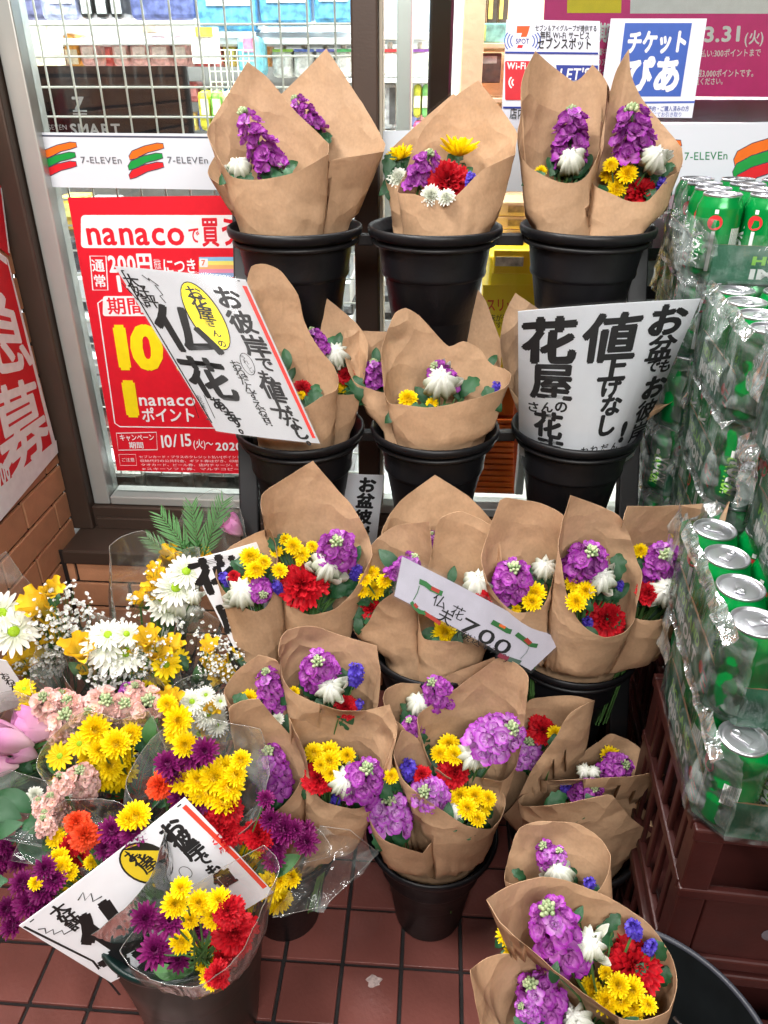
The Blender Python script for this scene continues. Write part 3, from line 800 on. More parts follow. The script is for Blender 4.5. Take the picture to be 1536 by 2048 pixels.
def put_flower(code, pos, axis, rad, parent, roll=None):
    name, meshes, subs = PROTO[code]
    CNT[0] += 1
    roll = random.random() * 6.28 if roll is None else roll
    M = axis_mat(pos, axis, roll, rad)
    o = obj(name, meshes[CNT[0] % len(meshes)], parent, M)
    for n, me in subs: obj(n, me, o, M)
    return o
def put_spike(kind, top, bot, rad, parent, buds=True):
    """a stock: the stem is the part, every floret and the bud tip are its sub-parts"""
    ax = (top - bot); L = ax.length; ax = ax.normalized()
    mb = MB(); mb.tube([bot - ax * .03, bot, top], [.0022, .0022, .0016], 6)
    nm = {'S': 'purple_stock', 'K': 'pink_stock', 'U': 'lilac_stock'}[kind]
    root = obj(nm, meshdata(nm, [v - bot for v in mb.v], mb.f, GREEN), parent, Matrix.Translation(bot))
    fr = rad * .62
    n = max(7, min(22, int(4.2 * (L / fr) + 5)))
    o1 = ax.orthogonal().normalized(); o2 = ax.cross(o1)
    for k in range(n):
        s = (k + .3) / n
        a = k * 2.399 + random.uniform(-.25, .25)
        out = o1 * cos(a) + o2 * sin(a)
        rr = (rad - fr * .55) * (1 - .35 * s * s) * random.uniform(.8, 1.05)
        p = bot + ax * (L * s * .93) + out * rr
        d = (out + ax * (.35 + 1.0 * s)).normalized()
        k_ = kind if kind != 'S' or s < .7 or k % 4 else 'U'
        obj('floret', FLO[k_][k % 4], root, axis_mat(p, d, random.random() * 6, fr * (1.05 - .38 * s)))
    if buds: obj('bud_cluster', BUDS[CNT[0] % 3], root, axis_mat(top - ax * rad * .1, ax, random.random() * 6, rad * .44))
    CNT[0] += 1
    return root

# ================================================================ paper and film wraps
def parse(rim):
    out = []
    for tok in rim.split():
        c = tok.endswith('c')
        x, y = tok.rstrip('c').split(',')
        out.append((float(x), float(y), c))
    return out
def loop(rim, N=84):
    """Hermite curve through the rim points (photo pixels); points marked c stay sharp"""
    p = parse(rim); n = len(p)
    seg = [math.hypot(p[(i + 1) % n][0] - p[i][0], p[(i + 1) % n][1] - p[i][1]) for i in range(n)]
    tot = sum(seg); out = []
    def tan(i):
        if p[i % n][2]: return (0, 0)
        a, b = p[(i - 1) % n], p[(i + 1) % n]
        la, lb = seg[(i - 1) % n] + 1e-6, seg[i % n] + 1e-6
        k = 2 * min(la, lb) / (la + lb) * .42
        return ((b[0] - a[0]) * k, (b[1] - a[1]) * k)
    for i in range(n):
        m = max(1, round(N * seg[i] / tot))
        a, b = p[i], p[(i + 1) % n]; ta, tb = tan(i), tan(i + 1)
        for j in range(m):
            s = j / m; s2, s3 = s * s, s * s * s
            h0, h1, h2, h3 = 2 * s3 - 3 * s2 + 1, s3 - 2 * s2 + s, -2 * s3 + 3 * s2, s3 - s2
            out.append((h0 * a[0] + h1 * ta[0] + h2 * b[0] + h3 * tb[0], h0 * a[1] + h1 * ta[1] + h2 * b[1] + h3 * tb[1]))
    return out
BUCKETS = []   # (x, y, rim height, inner radius) of every bucket, filled by the stand
def bucket_for(p):
    return min(BUCKETS, key=lambda q: (q[0] - p.x) ** 2 * 2 + (q[1] - p.y) ** 2 + (q[2] - .1 - p.z) ** 2 * .6)
def wrap_surface(rim, Y0, base, r0, k=.40, NL=16, bulge=.006, crumple=.0016, seed=0, dB=0.0, twist=0.0, kf=.5, avoid=(), pleat=.008):
    pts = loop(rim); n = len(pts)
    xs = [q[0] for q in pts]; iL, iR = xs.index(min(xs)), xs.index(max(xs))
    cx, Rp = (min(xs) + max(xs)) / 2, (max(xs) - min(xs)) / 2
    def chain(a, b):
        r = [a]
        while r[-1] != b: r.append((r[-1] + 1) % n)
        return r
    c1, c2 = chain(iL, iR), chain(iR, iL)
    m1 = sum(pts[i][1] for i in c1) / len(c1); m2 = sum(pts[i][1] for i in c2) / len(c2)
    back = set(c1 if m1 < m2 else c2)
    cy_ = sum(q[1] for q in pts) / n
    R = Rp * mpp(cx, cy_, Y0) * k
    W3, front = [], []
    for i, (x, y) in enumerate(pts):
        q = max(-1, min(1, (x - cx) / Rp)); d = R * sqrt(max(0, 1 - q * q))
        fr = not (i in back); front.append(fr)
        W3.append(P(x, y, Y0 + (-d * kf / k if fr else d)))
    B = P(base[0], base[1], Y0 + dB)
    bk = bucket_for(B); bx, by_, bz, br = bk
    B = Vector((bx + max(-.55 * br, min(.55 * br, B.x - bx)), by_ + max(-.5 * br, min(.5 * br, (Y0 - by_) * .9)), bz - .13))
    def rest(p):
        # the wrap stands in the bucket: below the rim it stays inside, at the rim it leans on it
        dz = p.z - bz
        if dz > .06: return p
        lim = br * (.93 if dz > 0 else .93 + dz * 1.6) + max(0, dz) * 1.2
        h = Vector((p.x - bx, p.y - by_, 0)); l = h.length
        if l > lim: h = h * (lim / l); return Vector((bx + h.x, by_ + h.y, p.z))
        return p
    C = sum(W3, Vector()) / n
    vs, fs = [], []
    dirs = []
    for p in W3:
        h = Vector((p.x - C.x, p.y - C.y, 0)); dirs.append(h.normalized() if h.length > 1e-5 else Vector((1, 0, 0)))
    for j in range(NL + 1):
        s = j / NL
        for i in range(n):
            b0 = B + dirs[i] * r0
            p = b0.lerp(W3[i], s)
            p = p + dirs[i] * bulge * sin(pi * s)
            if crumple:
                nz = mnoise.noise(p * 22 + Vector((seed * 3.1, 0, 0))) - 1.1 * abs(mnoise.noise(p * 34 + Vector((0, seed, 0)))) - .8 * abs(mnoise.noise(p * 71 + Vector((seed, 0, 3))))
                th = atan2(dirs[i].y, dirs[i].x)
                ple = abs(((th * 2.1 + seed * .7 + 1.6 * sin(th * 2 + seed)) % 2) - 1) - .5
                p = p + dirs[i] * (crumple * nz * (.55 + 1.4 * max(0, .9 - s)) + pleat * ple * max(0, 1.02 - s) ** 1.5)
            p = rest(p)
            if p.z > bz + .01:
                d = (p - CAMV); dist = d.length; d.normalize(); org, last = CAMV.copy(), 0
                for bv in avoid:      # stay behind the bouquets that stand nearer in the same bucket
                    org = CAMV.copy()
                    for _ in range(5):
                        h = bv.ray_cast(org, d)
                        if h[0] is None: break
                        last = max(last, (h[0] - CAMV).length); org = h[0] + d * .003
                if last and dist < last + .004 and last + .004 - dist < .15: p = CAMV + d * (last + .004)
            vs.append(p)
    for j in range(NL):
        for i in range(n):
            fs.append((j * n + i, j * n + (i + 1) % n, (j + 1) * n + (i + 1) % n, (j + 1) * n + i))
    return vs, fs, n, front, B, R
def parse_fl(s):
    r = []
    for tok in s.split():
        c = tok[0]; r.append((c, [float(x) for x in tok[1:].split(',')]))
    return r
BUILT = []
FILM_EDGE_GLINT = film_mat('film_edge_glint', .22, rough=.1, bump=0, hazecol=srgb(236, 236, 230), gl=3.0)  # whitish haze puts the edge highlight into the colour
def bouquet(label, group, Y0, base, r0, rim, flowers, material, k=.40, name='paper_bouquet', wrap='paper_wrap', cat='bouquet', thick=.0005, seed=0, NL=18, bulge=.0025, crumple=.0022, dB=0.0, extra=None, stem_mat=None, fs_=1.0, filler=0, solid=True, more=0, pleat=.008):
    key = bucket_for(P(base[0], base[1], Y0))
    vs, fs, n, front, B, R = wrap_surface(rim, Y0, base, r0, k, NL, bulge, crumple, seed, dB, pleat=pleat, avoid=[q for q, kk in BUILT if kk == key] if solid else ())
    root = thing(name, label, cat, B, group)
    if not solid:      # a film wrap: a thin milky tube paints the highlight along its cut edge
        eb = MB(); eb.v, eb.f = list(vs), list(fs); eb.t, eb.m = [.5] * len(vs), [0] * len(fs)
        eb.tube(vs[-n:] + [vs[-n]], .0004, 4, mi=1, cap=False)
        me = meshdata(wrap, [v - B for v in eb.v], eb.f, [material, FILM_EDGE_GLINT], True, None, eb.m)
    else: me = meshdata(wrap, [v - B for v in vs], fs, material, True)
    o = obj(wrap, me, root, Matrix.Translation(B))
    if thick:
        md = o.modifiers.new('thickness', 'SOLIDIFY'); md.thickness = thick; md.offset = 0
        o.modifiers.new('crisp_edge', 'EDGE_SPLIT').split_angle = radians(50)
    bvh = BVHTree.FromPolygons(vs, fs)
    if solid: BUILT.append((bvh, key))
    stems = MB(); done_ = []
    topc = sum(vs[-n:], Vector()) / n
    MID = B.lerp(topc, .55)
    top_ = vs[-n:]
    fr_ = [p for p, q in zip(top_, front) if q]; bk_ = [p for p, q in zip(top_, front) if not q]
    F_, K_ = sum(fr_, Vector()) / len(fr_), sum(bk_, Vector()) / len(bk_)
    X_ = max(top_, key=lambda p: p.x) - min(top_, key=lambda p: p.x)
    PN = X_.cross(K_ - F_).normalized(); PO = topc
    def place(px, py, rad, push, keep=True):
        p = place0(px, py, rad, push, keep)
        d = p - CAMV; L = d.length; d.normalize(); m = mpp(px, py, Y0)
        for x, y, r, Lq in done_:
            if math.hypot(x - px, y - py) * m < .8 * (r + rad): L = min(L, Lq - .42 * (r + rad)) if keep else L
        L = max(L, (p - CAMV).length - .030)
        p = CAMV + d * L
        if keep: done_.append((px, py, rad, L))
        return p
    def place0(px, py, rad, push, keep_=True):
        d = ray(px, py).normalized()
        hits, org = [], CAMV.copy()
        for _ in range(4):
            h = bvh.ray_cast(org, d)
            if h[0] is None: break
            hits.append((h[0], front[h[2] % n])); org = h[0] + d * .004
        dn = d.dot(PN)
        Lo = (PO - CAMV).dot(PN) / dn if abs(dn) > .12 else None
        if not hits:
            return P(px, py, Y0)
        hd = [(h - CAMV).length for h, _ in hits]
        if hits[0][1] and len(hits) > 1:      # in front of it is the low front edge: stand just behind
            return CAMV + d * (hd[0] + min(.5 * (hd[1] - hd[0]), rad * .75 + .004))
        if hits[0][1]: return CAMV + d * (hd[0] + rad * .8)
        L = hd[0] - rad * .9 - push
        if Lo is not None and keep_: L = min(L, max(Lo + 1.0 * rad + .016, hd[0] - .085))
        return CAMV + d * L
    todo = parse_fl(flowers)
    if more:
        pool = [t for t in todo if t[0] in 'yPCcdqDFGK']
        for q in range(more if pool else 0):
            c, a_ = random.choice(pool)
            ang, rr = random.uniform(0, 6.28), random.uniform(22, 48)
            if c == 'K': todo.insert(0, (c, [a_[0] + rr * cos(ang), a_[1] + rr * sin(ang), a_[2] + rr * cos(ang), a_[3] + rr * sin(ang), a_[4] * .8]))
            else: todo.insert(0, (c, [a_[0] + rr * cos(ang), a_[1] + rr * sin(ang), a_[2] * random.uniform(.7, .95)]))
    seeds = [(a[0], a[1]) if c not in 'SKU' else (a[2], a[3]) for c, a in todo if c not in LEAFY]
    my_ = sum(q[1] for q in seeds) / len(seeds) if seeds else 0
    for q in range(filler if seeds else 0):
        x, y = random.choice(seeds)
        if not solid and y > my_ + 40: y = my_
        todo.append((random.choice('LLO'), [x + random.uniform(-26, 26), y + random.uniform(4, 36), random.uniform(34, 54), random.uniform(-70, 70), 1 + q % 2]))
    for c, a in todo:
        if c in 'SKU':
            tx, ty, bx, by, w = a
            wm = w * mpp(bx, by, Y0) / 2 * min(fs_, 1.04)
            bot = place(bx, by, wm, .012)
            L = max(wm * 2.2, .03)
            best = None
            for q in range(41):
                dl = .03 - .11 * q / 40
                t = P(tx, ty, bot.y + dl)
                e = abs((t - bot).length - max(L, (P(tx, ty, bot.y) - bot).length)) + .15 * abs(dl)
                if best is None or e < best[0]: best = (e, t)
            top = best[1]
            put_spike(c, top, bot, wm, root)
            stems.tube([B, MID, bot], .0020, 5)
            continue
        px, py, s = a[:3]
        rad = s * mpp(px, py, Y0) / 2 * (fs_ if c not in LEAFY else 1.1)
        pos = place(px, py, rad if c not in 'W' else rad * .9, .014 if c not in LEAFY else .003, c not in LEAFY) if not (len(a) > 4 and a[4] == 2) else place0(px, py, rad, .01)
        up = (pos - B).normalized(); cd = (CAMV - pos).normalized()
        if c in LEAFY:
            ang = radians(a[3]) if len(a) > 3 else random.uniform(-1, 1)
            # leaf lies across the view: its tip direction is given in the picture plane
            tip = (Vector((sin(ang), 0, 0)) + Vector((0, .35, .9)) * cos(ang)).normalized()
            zz = (cd * .8 + Vector((0, 0, .5))).normalized(); zz = (zz - tip * zz.dot(tip)).normalized()
            xx = tip.cross(zz)
            M = Matrix.Translation(pos) @ Matrix((xx, tip, zz)).transposed().to_4x4() @ Matrix.Scale(rad, 4)
            nm, ms, _ = PROTO[c]; CNT[0] += 1
            obj(nm, ms[CNT[0] % len(ms)], root, M)
        else:
            if c in 'B' or (c in 'FTt' ): ax = (up * .75 + cd * .35).normalized()
            elif c in 'Y': ax = (up * .9 + cd * .28)
            else: ax = (up * .5 + cd * .7).normalized()
            if len(a) > 3:
                ang = radians(a[3]); ax = (Vector((sin(ang), -.35, cos(ang)))).normalized()
            else:
                ax = (ax + Vector((random.uniform(-.22, .22), random.uniform(-.15, .15), random.uniform(-.12, .12)))).normalized()
            put_flower(c, pos, ax, rad * (1.0 if c not in 'B' else .95), root)
        if (pos - B).xy.length < .17:
            stems.tube([B + Vector((random.uniform(-.5, .5) * r0, random.uniform(-.5, .5) * r0, 0)), MID + Vector((random.uniform(-.3, .3) * r0, random.uniform(-.3, .3) * r0, 0)), pos.lerp(MID, .5), pos.lerp(MID, .08)], .0014, 4, cap=False)
    if stems.v: stems.build('stems', stem_mat or GREEN, root)
    if extra: extra(root)
    return root
# ================================================================ lettering
GL = {}
def glyph(ch, bold):
    key = (ch, round(bold, 3))
    if key not in GL:
        c = bpy.data.curves.new('glyph', 'FONT'); c.body = ch; c.size = 1; c.offset = bold; c.resolution_u = 3; c.fill_mode = 'FRONT'
        o = bpy.data.objects.new('glyph', c)
        me = bpy.data.meshes.new_from_object(o)
        vs = [(v.co.x, v.co.y) for v in me.vertices]; fs = [tuple(p.vertices) for p in me.polygons]
        xs = [v[0] for v in vs] or [0]
        adv = 1.0 if ord(ch) > 0x2e80 else (max(xs) + .06 if vs else .3)
        GL[key] = (vs, fs, adv)
        bpy.data.objects.remove(o); bpy.data.meshes.remove(me); bpy.data.curves.remove(c)
    return GL[key]
class Surf:
    """a sheet given by its four photo corners TL TR BR BL (and a depth for each): maps photo pixels to (u,v) and (u,v) to space"""
    def __init__(s, corners, depth, bulge=0.0, fn=P, ub=0.0, vb=0.0):
        s.c = corners
        dd = depth if isinstance(depth, (list, tuple)) else [depth] * 4
        s.w = [fn(x, y, d) for (x, y), d in zip(corners, dd)]
        s.bulge, s.ub, s.vb = bulge, ub, vb
        a, b, c_, d = s.w
        s.n = ((b - a).cross(d - a)).normalized()
        if s.n.dot(CAMV - a) < 0: s.n = -s.n
        s.tl, s.tr, s.br, s.bl = s.w
        s.proj()
    def proj(s):
        a, b, c, d = s.c
        s.wpx = (math.dist(a, b) + math.dist(d, c)) / 2; s.hpx = (math.dist(a, d) + math.dist(b, c)) / 2
        s.wm = ((s.tr - s.tl).length + (s.br - s.bl).length) / 2; s.hm = ((s.bl - s.tl).length + (s.br - s.tr).length) / 2
    def px(s, u, v):
        p = s.pt(u, v, 0); q = p - CAMV
        zc = q.y * CP - q.z * SP; yc = q.y * SP + q.z * CP
        return (768 + FPX * q.x / zc, 1024 - FPX * yc / zc)
    def pt(s, u, v, lift=0.0):
        top = s.tl.lerp(s.tr, u); bot = s.bl.lerp(s.br, u)
        return top.lerp(bot, v) + s.n * (lift + (s.bulge + s.vb * v) * (4 * u * (1 - u)) + s.ub * (4 * v * (1 - v)))
    def uv(s, px, py):
        u, v = .5, .5
        for _ in range(14):
            x, y = s.px(u, v); e = 1e-3
            xu, yu = s.px(u + e, v); xv, yv = s.px(u, v + e)
            a, b, c, d = (xu - x) / e, (xv - x) / e, (yu - y) / e, (yv - y) / e
            det = a * d - b * c
            if abs(det) < 1e-9: break
            rx, ry = px - x, py - y
            u += (d * rx - b * ry) / det; v += (-c * rx + a * ry) / det
        return u, v
    def sheet(s, mb, nu=10, nv=10, lift=0.0, u0=0, u1=1, v0=0, v1=1, mi=0, thick=0.0):
        vs, fs = [], []
        for j in range(nv + 1):
            for i in range(nu + 1):
                vs.append(s.pt(u0 + (u1 - u0) * i / nu, v0 + (v1 - v0) * j / nv, lift))
        for j in range(nv):
            for i in range(nu):
                a = j * (nu + 1) + i; fs.append((a, a + nu + 1, a + nu + 2, a + 1))
        n = len(vs)
        if thick:
            vs += [v - s.n * thick for v in vs]
            fs += [tuple(reversed([i + n for i in f])) for f in fs]
            ring = [i for i in range(nu + 1)] + [j * (nu + 1) + nu for j in range(1, nv + 1)] + [nv * (nu + 1) + i for i in range(nu - 1, -1, -1)] + [j * (nu + 1) for j in range(nv - 1, 0, -1)]
            for a, b in zip(ring, ring[1:] + ring[:1]): fs.append((a, b, b + n, a + n))
        mb.add(vs, fs, mi=mi)
class Print:
    """flat print on one sheet, one mesh per colour"""
    def __init__(s, surf, lift=.0006): s.s, s.lift, s.mb, s.k = surf, lift, {}, 0
    def _mb(s, col):
        if col not in s.mb: s.mb[col] = MB()
        return s.mb[col]
    def _lift(s):
        s.k += 1; return s.lift + .000018 * s.k
    def char(s, ch, u, v, su, sv, col, bold=.0, rot=0, wob=0.0, shear=0.0):
        thin = 0.0
        vs, fs, adv = glyph(ch, thin)
        if not vs: return
        cr, sr = cos(rot), sin(rot)
        if bold > .004:
            q = bold - thin
            for k in range(6):   # heavy brush: the same stroke laid down again slightly aside
                s.char2(vs, fs, adv, ch, u, v, su, sv, col, cr, sr, wob, shear, q * cos(k * pi / 3), q * sin(k * pi / 3))
        s.char2(vs, fs, adv, ch, u, v, su, sv, col, cr, sr, wob, shear, 0, 0)
    def char2(s, vs, fs, adv, ch, u, v, su, sv, col, cr, sr, wob, shear, ox, oy):
        s.k += .14; lf = s.lift + .000018 * s.k; out = []
        wide = ord(ch) > 0x2e80
        for x, y in vs:
            a, b = (x + ox - (.5 if wide else adv / 2)), (y + oy - .37)
            a += shear * b
            if wob:
                w = mnoise.noise_vector(Vector((a * 3, b * 3, u * 50))); a += w.x * wob; b += w.y * wob
            a, b = a * cr - b * sr, a * sr + b * cr
            out.append(s.s.pt(u + a * su, v - b * sv, lf))
        s._mb(col).add(out, fs)
    def one(s, ch, px, py, size, col, bold=.0, asp=1.0, rot=0, wob=0.0, shear=0.0):
        """one character centred on a photo pixel, size in photo pixels along the sheet's width"""
        u, v = s.s.uv(px, py); su = size / s.s.wpx * asp; sv = su / asp * s.s.wm / s.s.hm
        s.char(ch, u, v, su, sv, col, bold, rot, wob, shear)
    def line(s, text, x0, y0, x1, y1, h, col, bold=.0, wob=0.0, shear=0.0):
        """a line of text fitted between two photo points (its left and right end, mid height)"""
        (ua, va), (ub, vb) = s.s.uv(x0, y0), s.s.uv(x1, y1)
        advs = [glyph(c, bold)[2] if c != ' ' else .35 for c in text]; tot = sum(advs)
        su = (ub - ua) / tot; sv = h / s.s.hpx * 1.25
        pos = 0
        for c, a in zip(text, advs):
            t = (pos + a / 2) / tot
            if c != ' ': s.char(c, ua + (ub - ua) * t, va + (vb - va) * t, su, sv, col, bold, 0, wob, shear)
            pos += a
    def column(s, text, x0, y0, x1, y1, size, col, bold=.03, wob=.03, asp=1.0, sizes=None, rot=0):
        n = len(text)
        for i, c in enumerate(text):
            t = i / max(1, n - 1)
            s.one(c, x0 + (x1 - x0) * t, y0 + (y1 - y0) * t, size if not sizes else size * sizes[i], col, bold, asp, rot + random.uniform(-.06, .06), wob)
    def poly(s, pts, col):
        lf = s._lift()
        s._mb(col).add([s.s.pt(*s.s.uv(x, y), lf) for x, y in pts], [tuple(range(len(pts)))])
    def rrect(s, x0, y0, x1, y1, col, r=8, skew=0):
        pts = []
        for cx, cy_, a0 in ((x1 - r, y0 + r, -90), (x1 - r, y1 - r, 0), (x0 + r, y1 - r, 90), (x0 + r, y0 + r, 180)):
            for k in range(5):
                a = radians(a0 + 22.5 * k); pts.append((cx + r * cos(a) + skew * (cy_ - y0), cy_ + r * sin(a)))
        s.poly(pts, col)
    def stroke(s, pts, w, col, closed=False):
        lf = s._lift()
        uv = [s.s.uv(x, y) for x, y in pts]
        q = [(u * s.s.wm, v * s.s.hm) for u, v in uv]
        hw = w / s.s.wpx * s.s.wm / 2
        n = len(q); vs = []
        for i in range(n):
            a = q[(i - 1) % n] if closed or i else q[i]; b = q[(i + 1) % n] if closed or i < n - 1 else q[i]
            dx, dy = b[0] - a[0], b[1] - a[1]; l = math.hypot(dx, dy) or 1
            nx, ny = -dy / l * hw, dx / l * hw
            for sg in (-1, 1): vs.append(s.s.pt((q[i][0] + sg * nx) / s.s.wm, (q[i][1] + sg * ny) / s.s.hm, lf))
        fs = [(2 * i, 2 * i + 1, 2 * i + 3, 2 * i + 2) for i in range(n - 1)]
        if closed: fs.append((2 * n - 2, 2 * n - 1, 1, 0))
        s._mb(col).add(vs, fs)
    def ellipse(s, cx, cy_, rx, ry, ang, col, outline=0, n=28):
        a = radians(ang); pts = []
        for k in range(n):
            t = 2 * pi * k / n; x, y = rx * cos(t), ry * sin(t)
            pts.append((cx + x * cos(a) - y * sin(a), cy_ + x * sin(a) + y * cos(a)))
        if outline: s.stroke(pts, outline, col, True)
        else: s.poly(pts, col)
    def done(s, parent):
        for col, mb in s.mb.items():
            if isinstance(col, tuple): m, nm = flat(*col), 'printing'
            else: m, nm = INK, 'lettering'
            mb.build(nm, m, parent, stuff=True)
def sign(name, label, cat, corners, depth, m, bulge=0.0, fn=P, ub=0.0, thick=.0012, margin=None, nu=14, nv=14, panel='sheet', u1=1, group=None, vb=0.0):
    s = Surf(corners, depth, bulge, fn, ub, vb)
    root = thing(name, label, cat, s.pt(.5, 1), group)
    mb = MB(); s.sheet(mb, nu, nv, 0, thick=thick); mb.build(panel, m, root, smooth=False)
    if margin is not None:
        mb = MB(); e = .018; s.sheet(mb, nu, nv, .0004, -e, 1 + e, -e * s.wm / s.hm, 1 + e * s.wm / s.hm); mb.build('lamination', margin, root, smooth=True)
    return s, root, Print(s, .0008 if margin is not None else .0003)
K = 'K'
LAM = film_mat('laminate_film', .02, rough=.12, bump=.15, bscale=6, gl=.8)
RED, WH, YL = (226, 22, 44), (244, 244, 246), (252, 228, 20)
GY = 1.548   # outer face of the panes is at 1.552

# ---- red poster on the glass
s, r, p = sign('red_poster', 'red points campaign poster with big yellow 10 and 1 on the left pane', 'poster', [(135, 395), (615, 389), (606, 951), (234, 941)], GY, flat(*RED), fn=PB, thick=.0006, nu=4, nv=4)
p.rrect(162, 430, 600, 496, WH, 8); p.line('nanaco', 169, 463, 371, 463, 50, RED, .022); p.line('で', 376, 470, 400, 470, 26, RED, .02); p.line('買うと', 402, 464, 512, 464, 44, RED, .025)
p.stroke([(180, 512), (212, 512), (216, 580), (186, 580)], 2.2, WH, True); p.column('通常', 196, 531, 200, 562, 25, WH, .02, 0)
p.line('200円', 216, 527, 306, 527, 34, WH, .035); p.line('税抜', 308, 528, 322, 528, 16, WH, .0); p.line('につき', 325, 532, 394, 532, 24, WH, .02)
p.line('1', 226, 566, 244, 566, 34, WH, .035); p.line('ポイント', 250, 566, 340, 566, 28, WH, .02)
for i, c in enumerate(((140, 196, 232), (244, 236, 120), (246, 190, 120), (238, 150, 180), (150, 180, 224))): p.poly([(398, 514 + 8 * i), (600, 513 + 8 * i), (600, 521 + 8 * i), (398, 522 + 8 * i)], c)
p.rrect(399, 517, 416, 534, WH, 2); p.one('7', 407, 525, 14, (230, 110, 30), .03)
p.stroke([(196, 606), (204, 600), (420, 600), (590, 598), (580, 858), (240, 853), (230, 846)], 2.6, WH, True)
p.rrect(206, 592, 300, 632, WH, 5); p.line('期間', 214, 612, 292, 612, 28, RED, .02)
p.line('10', 211, 692, 330, 692, 96, YL, .055); p.line('倍', 340, 700, 420, 700, 70, YL, .04)
p.line('1', 226, 795, 278, 795, 84, YL, .055); p.line('nanaco', 276, 798, 392, 798, 30, WH, .02); p.line('ポイント', 283, 830, 392, 830, 28, WH, .025)
p.stroke([(233, 866), (313, 864), (315, 899), (237, 900)], 2, WH, True); p.line('キャンペーン', 239, 875, 309, 874, 13, WH, .015); p.line('期間', 258, 890, 288, 890, 13, WH, .015)
p.line('10/15', 317, 882, 384, 878, 32, WH, .02); p.line('(火)～', 386, 887, 427, 887, 18, WH, .015); p.line('2020', 431, 892, 485, 892, 20, WH, .03)
for i in range(4):
    p.line(('セブンカード・プラスのクレジット払い[ポイント付与対象外商品/サービス]', '収納代行の公共料金、ギフト券はがき、印紙、切手、各種プリペイド', 'クオカード、ビール券、店内チャージ、粗大ごみ処理券、住民票', '※スキーソフト券、マルチコピー機のお支払い一部')[i], 278 + 2 * i, 913 + 8 * i, 590, 914 + 8 * i, 5.5, WH, .0)
p.stroke([(238, 908), (272, 908), (274, 930), (241, 930)], 1, WH, True); p.line('ご注意', 243, 919, 270, 919, 8, WH, 0)
p.done(r)

# ---- poster on the side wall
sx = SIDE_X + .016
s, r, p = sign('recruiting_poster', 'red and white recruiting poster with huge white characters on the left brick wall', 'poster', [(-190, 360), (16, 520), (116, 905), (-40, 1090)], sx, flat(214, 24, 40), fn=PBX, thick=.0006, nu=4, nv=4)
p.poly([(-190, 360), (12, 515), (14, 530), (-188, 375)], WH); p.poly([(12, 515), (16, 520), (116, 905), (110, 912)], WH); p.poly([(112, 880), (116, 905), (-40, 1090), (-42, 1010)], WH)
p.stroke([(20, 540), (110, 890)], 2.5, WH)
p.one('急', 4, 660, 158, WH, .02); p.one('募', 44, 852, 158, WH, .02)
p.line('時給900', -40, 985, 18, 935, 50, WH, .04)
p.done(r)
s, r, p = sign('recruiting_poster', 'red poster with a white rim higher up on the left brick wall', 'poster', [(-200, 180), (2, 372), (19, 512), (-180, 350)], sx, flat(206, 24, 40), fn=PBX, thick=.0006, nu=4, nv=4)
p.stroke([(2, 376), (18, 506)], 5, WH); p.done(r)

# ---- black panel behind the grid
s, r, p = sign('black_panel', 'black glossy card panel with white print behind the wire grid', 'panel', [(8, 132), (372, 132), (392, 300), (40, 300)], 1.67, mat('black_card', srgb(34, 34, 40), .2, .3, 6), fn=PB, thick=.01, nu=3, nv=3)
WG = (206, 206, 210)
p.line('7', 143, 206, 172, 206, 30, WG, .03); p.stroke([(146, 222), (174, 222)], 3, WG); p.stroke([(146, 228), (174, 228)], 2, WG); p.stroke([(150, 234), (176, 234)], 2, WG)
p.line('SEVEN', 96, 254, 134, 254, 12, WG, .0); p.line('SMART', 140, 258, 242, 258, 26, WG, .03)
p.done(r)

# ---- white film strip with the chain's stripes and name, on both panes
def stripes(p, x, y, k=1.0, sc=1.0):
    for dy, dx, col in ((0, 4, (236, 112, 20)), (20, 2, (8, 152, 62)), (38, 4, (222, 28, 40))):
        pts = [(-36, 22), (-30, 12), (-6, 2), (20, -4), (32, -3), (34, 6), (22, 10), (2, 15), (-22, 27), (-34, 30)]
        p.poly([(x + dx + (a + 0) * sc, y + dy * sc + b * sc * k) for a, b in pts], col)
        p.stroke([(x + dx + a * sc, y + dy * sc + b * sc * k) for a, b in pts], 1.6, (70, 60, 80) if sc < 1.3 else (244, 244, 246), True)
STRIPW = film_mat('white_strip_film', .80, rough=.3, bump=0, hazecol=srgb(226, 232, 240), gl=.5)
s, r, p = sign('logo_strip', 'white film strip with orange green red stripe emblems across the left pane', 'window strip', [(2, 264), (704, 270), (706, 384), (24, 373)], GY, STRIPW, fn=PB, thick=.0004, nu=2, nv=2)
p.stroke([(36, 271), (430, 275)], 3, (70, 76, 96))
stripes(p, 116, 288); stripes(p, 290, 290); stripes(p, 464, 292); stripes(p, 638, 294)
G7 = (104, 108, 116)
for x0, x1, t in ((8, 22, 'EL'), (47, 71, 'En'), (161, 244, '7-ELEVEn'), (334, 417, '7-ELEVEn'), (508, 590, '7-ELEVEn')): p.line(t, x0, 319, x1, 320, 15, G7, .005)
p.done(r)
s, r, p = sign('logo_strip', 'white film strip with the same stripe emblems across the right pane', 'window strip', [(764, 262), (1700, 240), (1690, 395), (768, 378)], GY, STRIPW, fn=PB, thick=.0004, nu=2, nv=2)
p.line('7-ELEVEn', 1368, 312, 1456, 310, 17, (40, 130, 84), .005); stripes(p, 1508, 283, 1.3, 1.25); stripes(p, 1322, 284, 1.1, 1.1)
p.line('7-ELEVEn', 1190, 314, 1290, 313, 17, (40, 130, 84), .005)
p.done(r)

